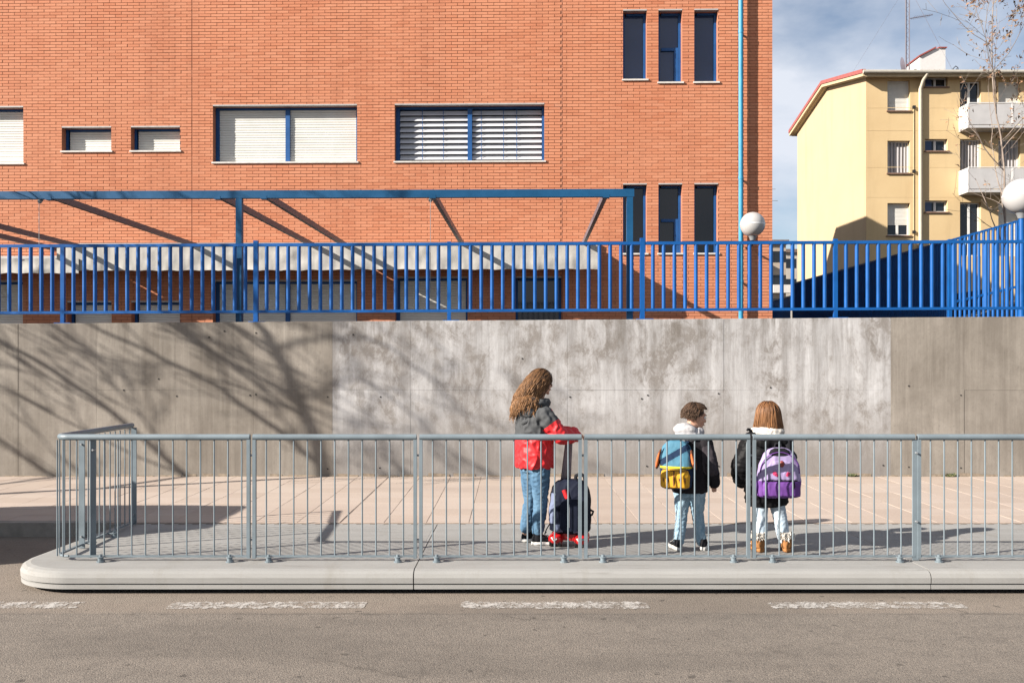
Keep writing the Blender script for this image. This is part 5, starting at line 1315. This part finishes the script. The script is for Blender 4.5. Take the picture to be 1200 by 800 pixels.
for d in fib(1700, .7):
    if d[2] < -.25 or (d[1] > .60 and d[2] < .55) or (d[1] > .45 and d[2] < .1): continue
    part = 1 if d[0] > 0 else -1; v = Vector((part * .7, -.25 + d[1] * .2, -.1)) if d[2] > .45 else Vector((d[0] * .3, d[1] * .25, -1)); roots.append((d, v))
hmg = hairmat('straight_light_brown_hair', (.145, .062, .026), (.26, .125, .052), .95, 1.15)
hair('hair', roots, hmg, g2, hcg + hrg @ Vector((0, -.012, .022)), (.078, .094, .088), hrg, [(QG(0, 0, .86), (.15, .11, .075))], lambda d: (.205 - .05 * (1 - d[2]) if d[2] > 0 else .13) * (1 + .12 * math.sin(d[0] * 23 + d[1] * 9)), .0034, lambda p, t: Vector(((p.x - hcg.x) * 1.6, -.0, 0)), .0022, 6, 12, .5, 6)
shoe(g2, la + Vector((-.012, -.060, -.06)), (-.25, 1), .20, 'boot'); shoe(g2, ra + Vector((.006, -.060, -.06)), (.2, 1), .20, 'boot')
# ---- lilac backpack
ctr = qp + QG(.035, -.175, .635); lp = thing('backpack', 'lilac and purple school backpack on the girl in the black coat', 'backpack', ctr, R(-6))
pk = MB(); pk.loft([ring((0, 0, z), (1, 0, 0), (0, 1, 0), w, d, 28, .65) for z, w, d in ((-.20, .135, .035), (-.185, .165, .055), (-.07, .172, .066), (.06, .158, .060), (.14, .125, .050), (.18, .085, .038), (.195, .04, .02))])
def pickl(c): return 1 if c.z < -.065 else 0
solid('bag', pk, [M['lilac'], M['purple']], lp, .006, 2, .007, 12, pickl)
pk = MB(); pk.loft([ring((.005, -.060, z), (1, 0, 0), (0, 1, 0), w, d, 24, .6) for z, w, d in ((-.185, .10, .012), (-.175, .138, .028), (-.10, .145, .034), (-.068, .136, .028), (-.062, .10, .012))])
solid('lower_pocket', pk, M['purple'], lp, .006, 2, .006, 14)
pk = MB(); pk.loft([ring((.005, -.055, z), (1, 0, 0), (0, 1, 0), w, d, 24, .6) for z, w, d in ((-.058, .10, .010), (-.05, .130, .022), (.02, .118, .024), (.09, .085, .018), (.10, .05, .01))])
fp = solid('upper_pocket', pk, M['lilac'], lp, .006, 2, .009, 14)
for x, z, r in ((-.045, .0, .016), (-.03, -.012, .012), (.06, .0, .014), (.05, -.012, .010)): MB().tube([(x, -.086, z), (x, -.070, z)], [r, r], 10).build('pink_mark', M['pink'], fp)
MB().ell((.01, -.072, .075), (.020, .012, .026)).build('keyring', simple('red_brown_keyring', (.22, .03, .025), .5), lp)
MB().loft([ring((0, -.034, z), (1, 0, 0), (0, 1, 0), w, .020, 20, .6) for z, w in ((.135, .06), (.15, .085), (.18, .07), (.195, .04))]).build('hood_shade_patch', M['strap'], lp)  # black piece standing in for the hood's shadow on the bag top
sp_ = MB(); sp_.ell((-.178, .01, -.10), (.022, .05, .075), None, 14, 10); solid('side_pocket', sp_, M['purple'], lp, .006, 2)
for s in (-1, 1): MB().tube([(s * .075, .03, .17), (s * .085, .08, .24), (s * .09, .14, .26)], [(.024, .007)] * 3, 8).build('shoulder_strap', M['strap'], lp)
MB().tube([(-.03, .03, .185), (-.02, .03, .225), (.02, .03, .225), (.03, .03, .185)], .008, 6).build('grip', M['strap'], lp)
MB().tube([(.152 * math.cos(a), -.044 - .012 * math.sin(a), .0 + .165 * math.sin(a)) for a in [math.pi * k / 16 for k in range(17)]], .004, 5).build('zip', M['purple'], lp)
MB().tube([(-.13, -.074, -.058), (0, -.088, -.056), (.13, -.074, -.058)], .004, 5).build('zip', M['strap'], lp)
MB().tube([(.10, -.085, -.06), (.104, -.092, -.09), (.10, -.094, -.115)], .0045, 5).build('zip_pull', M['strap'], lp)
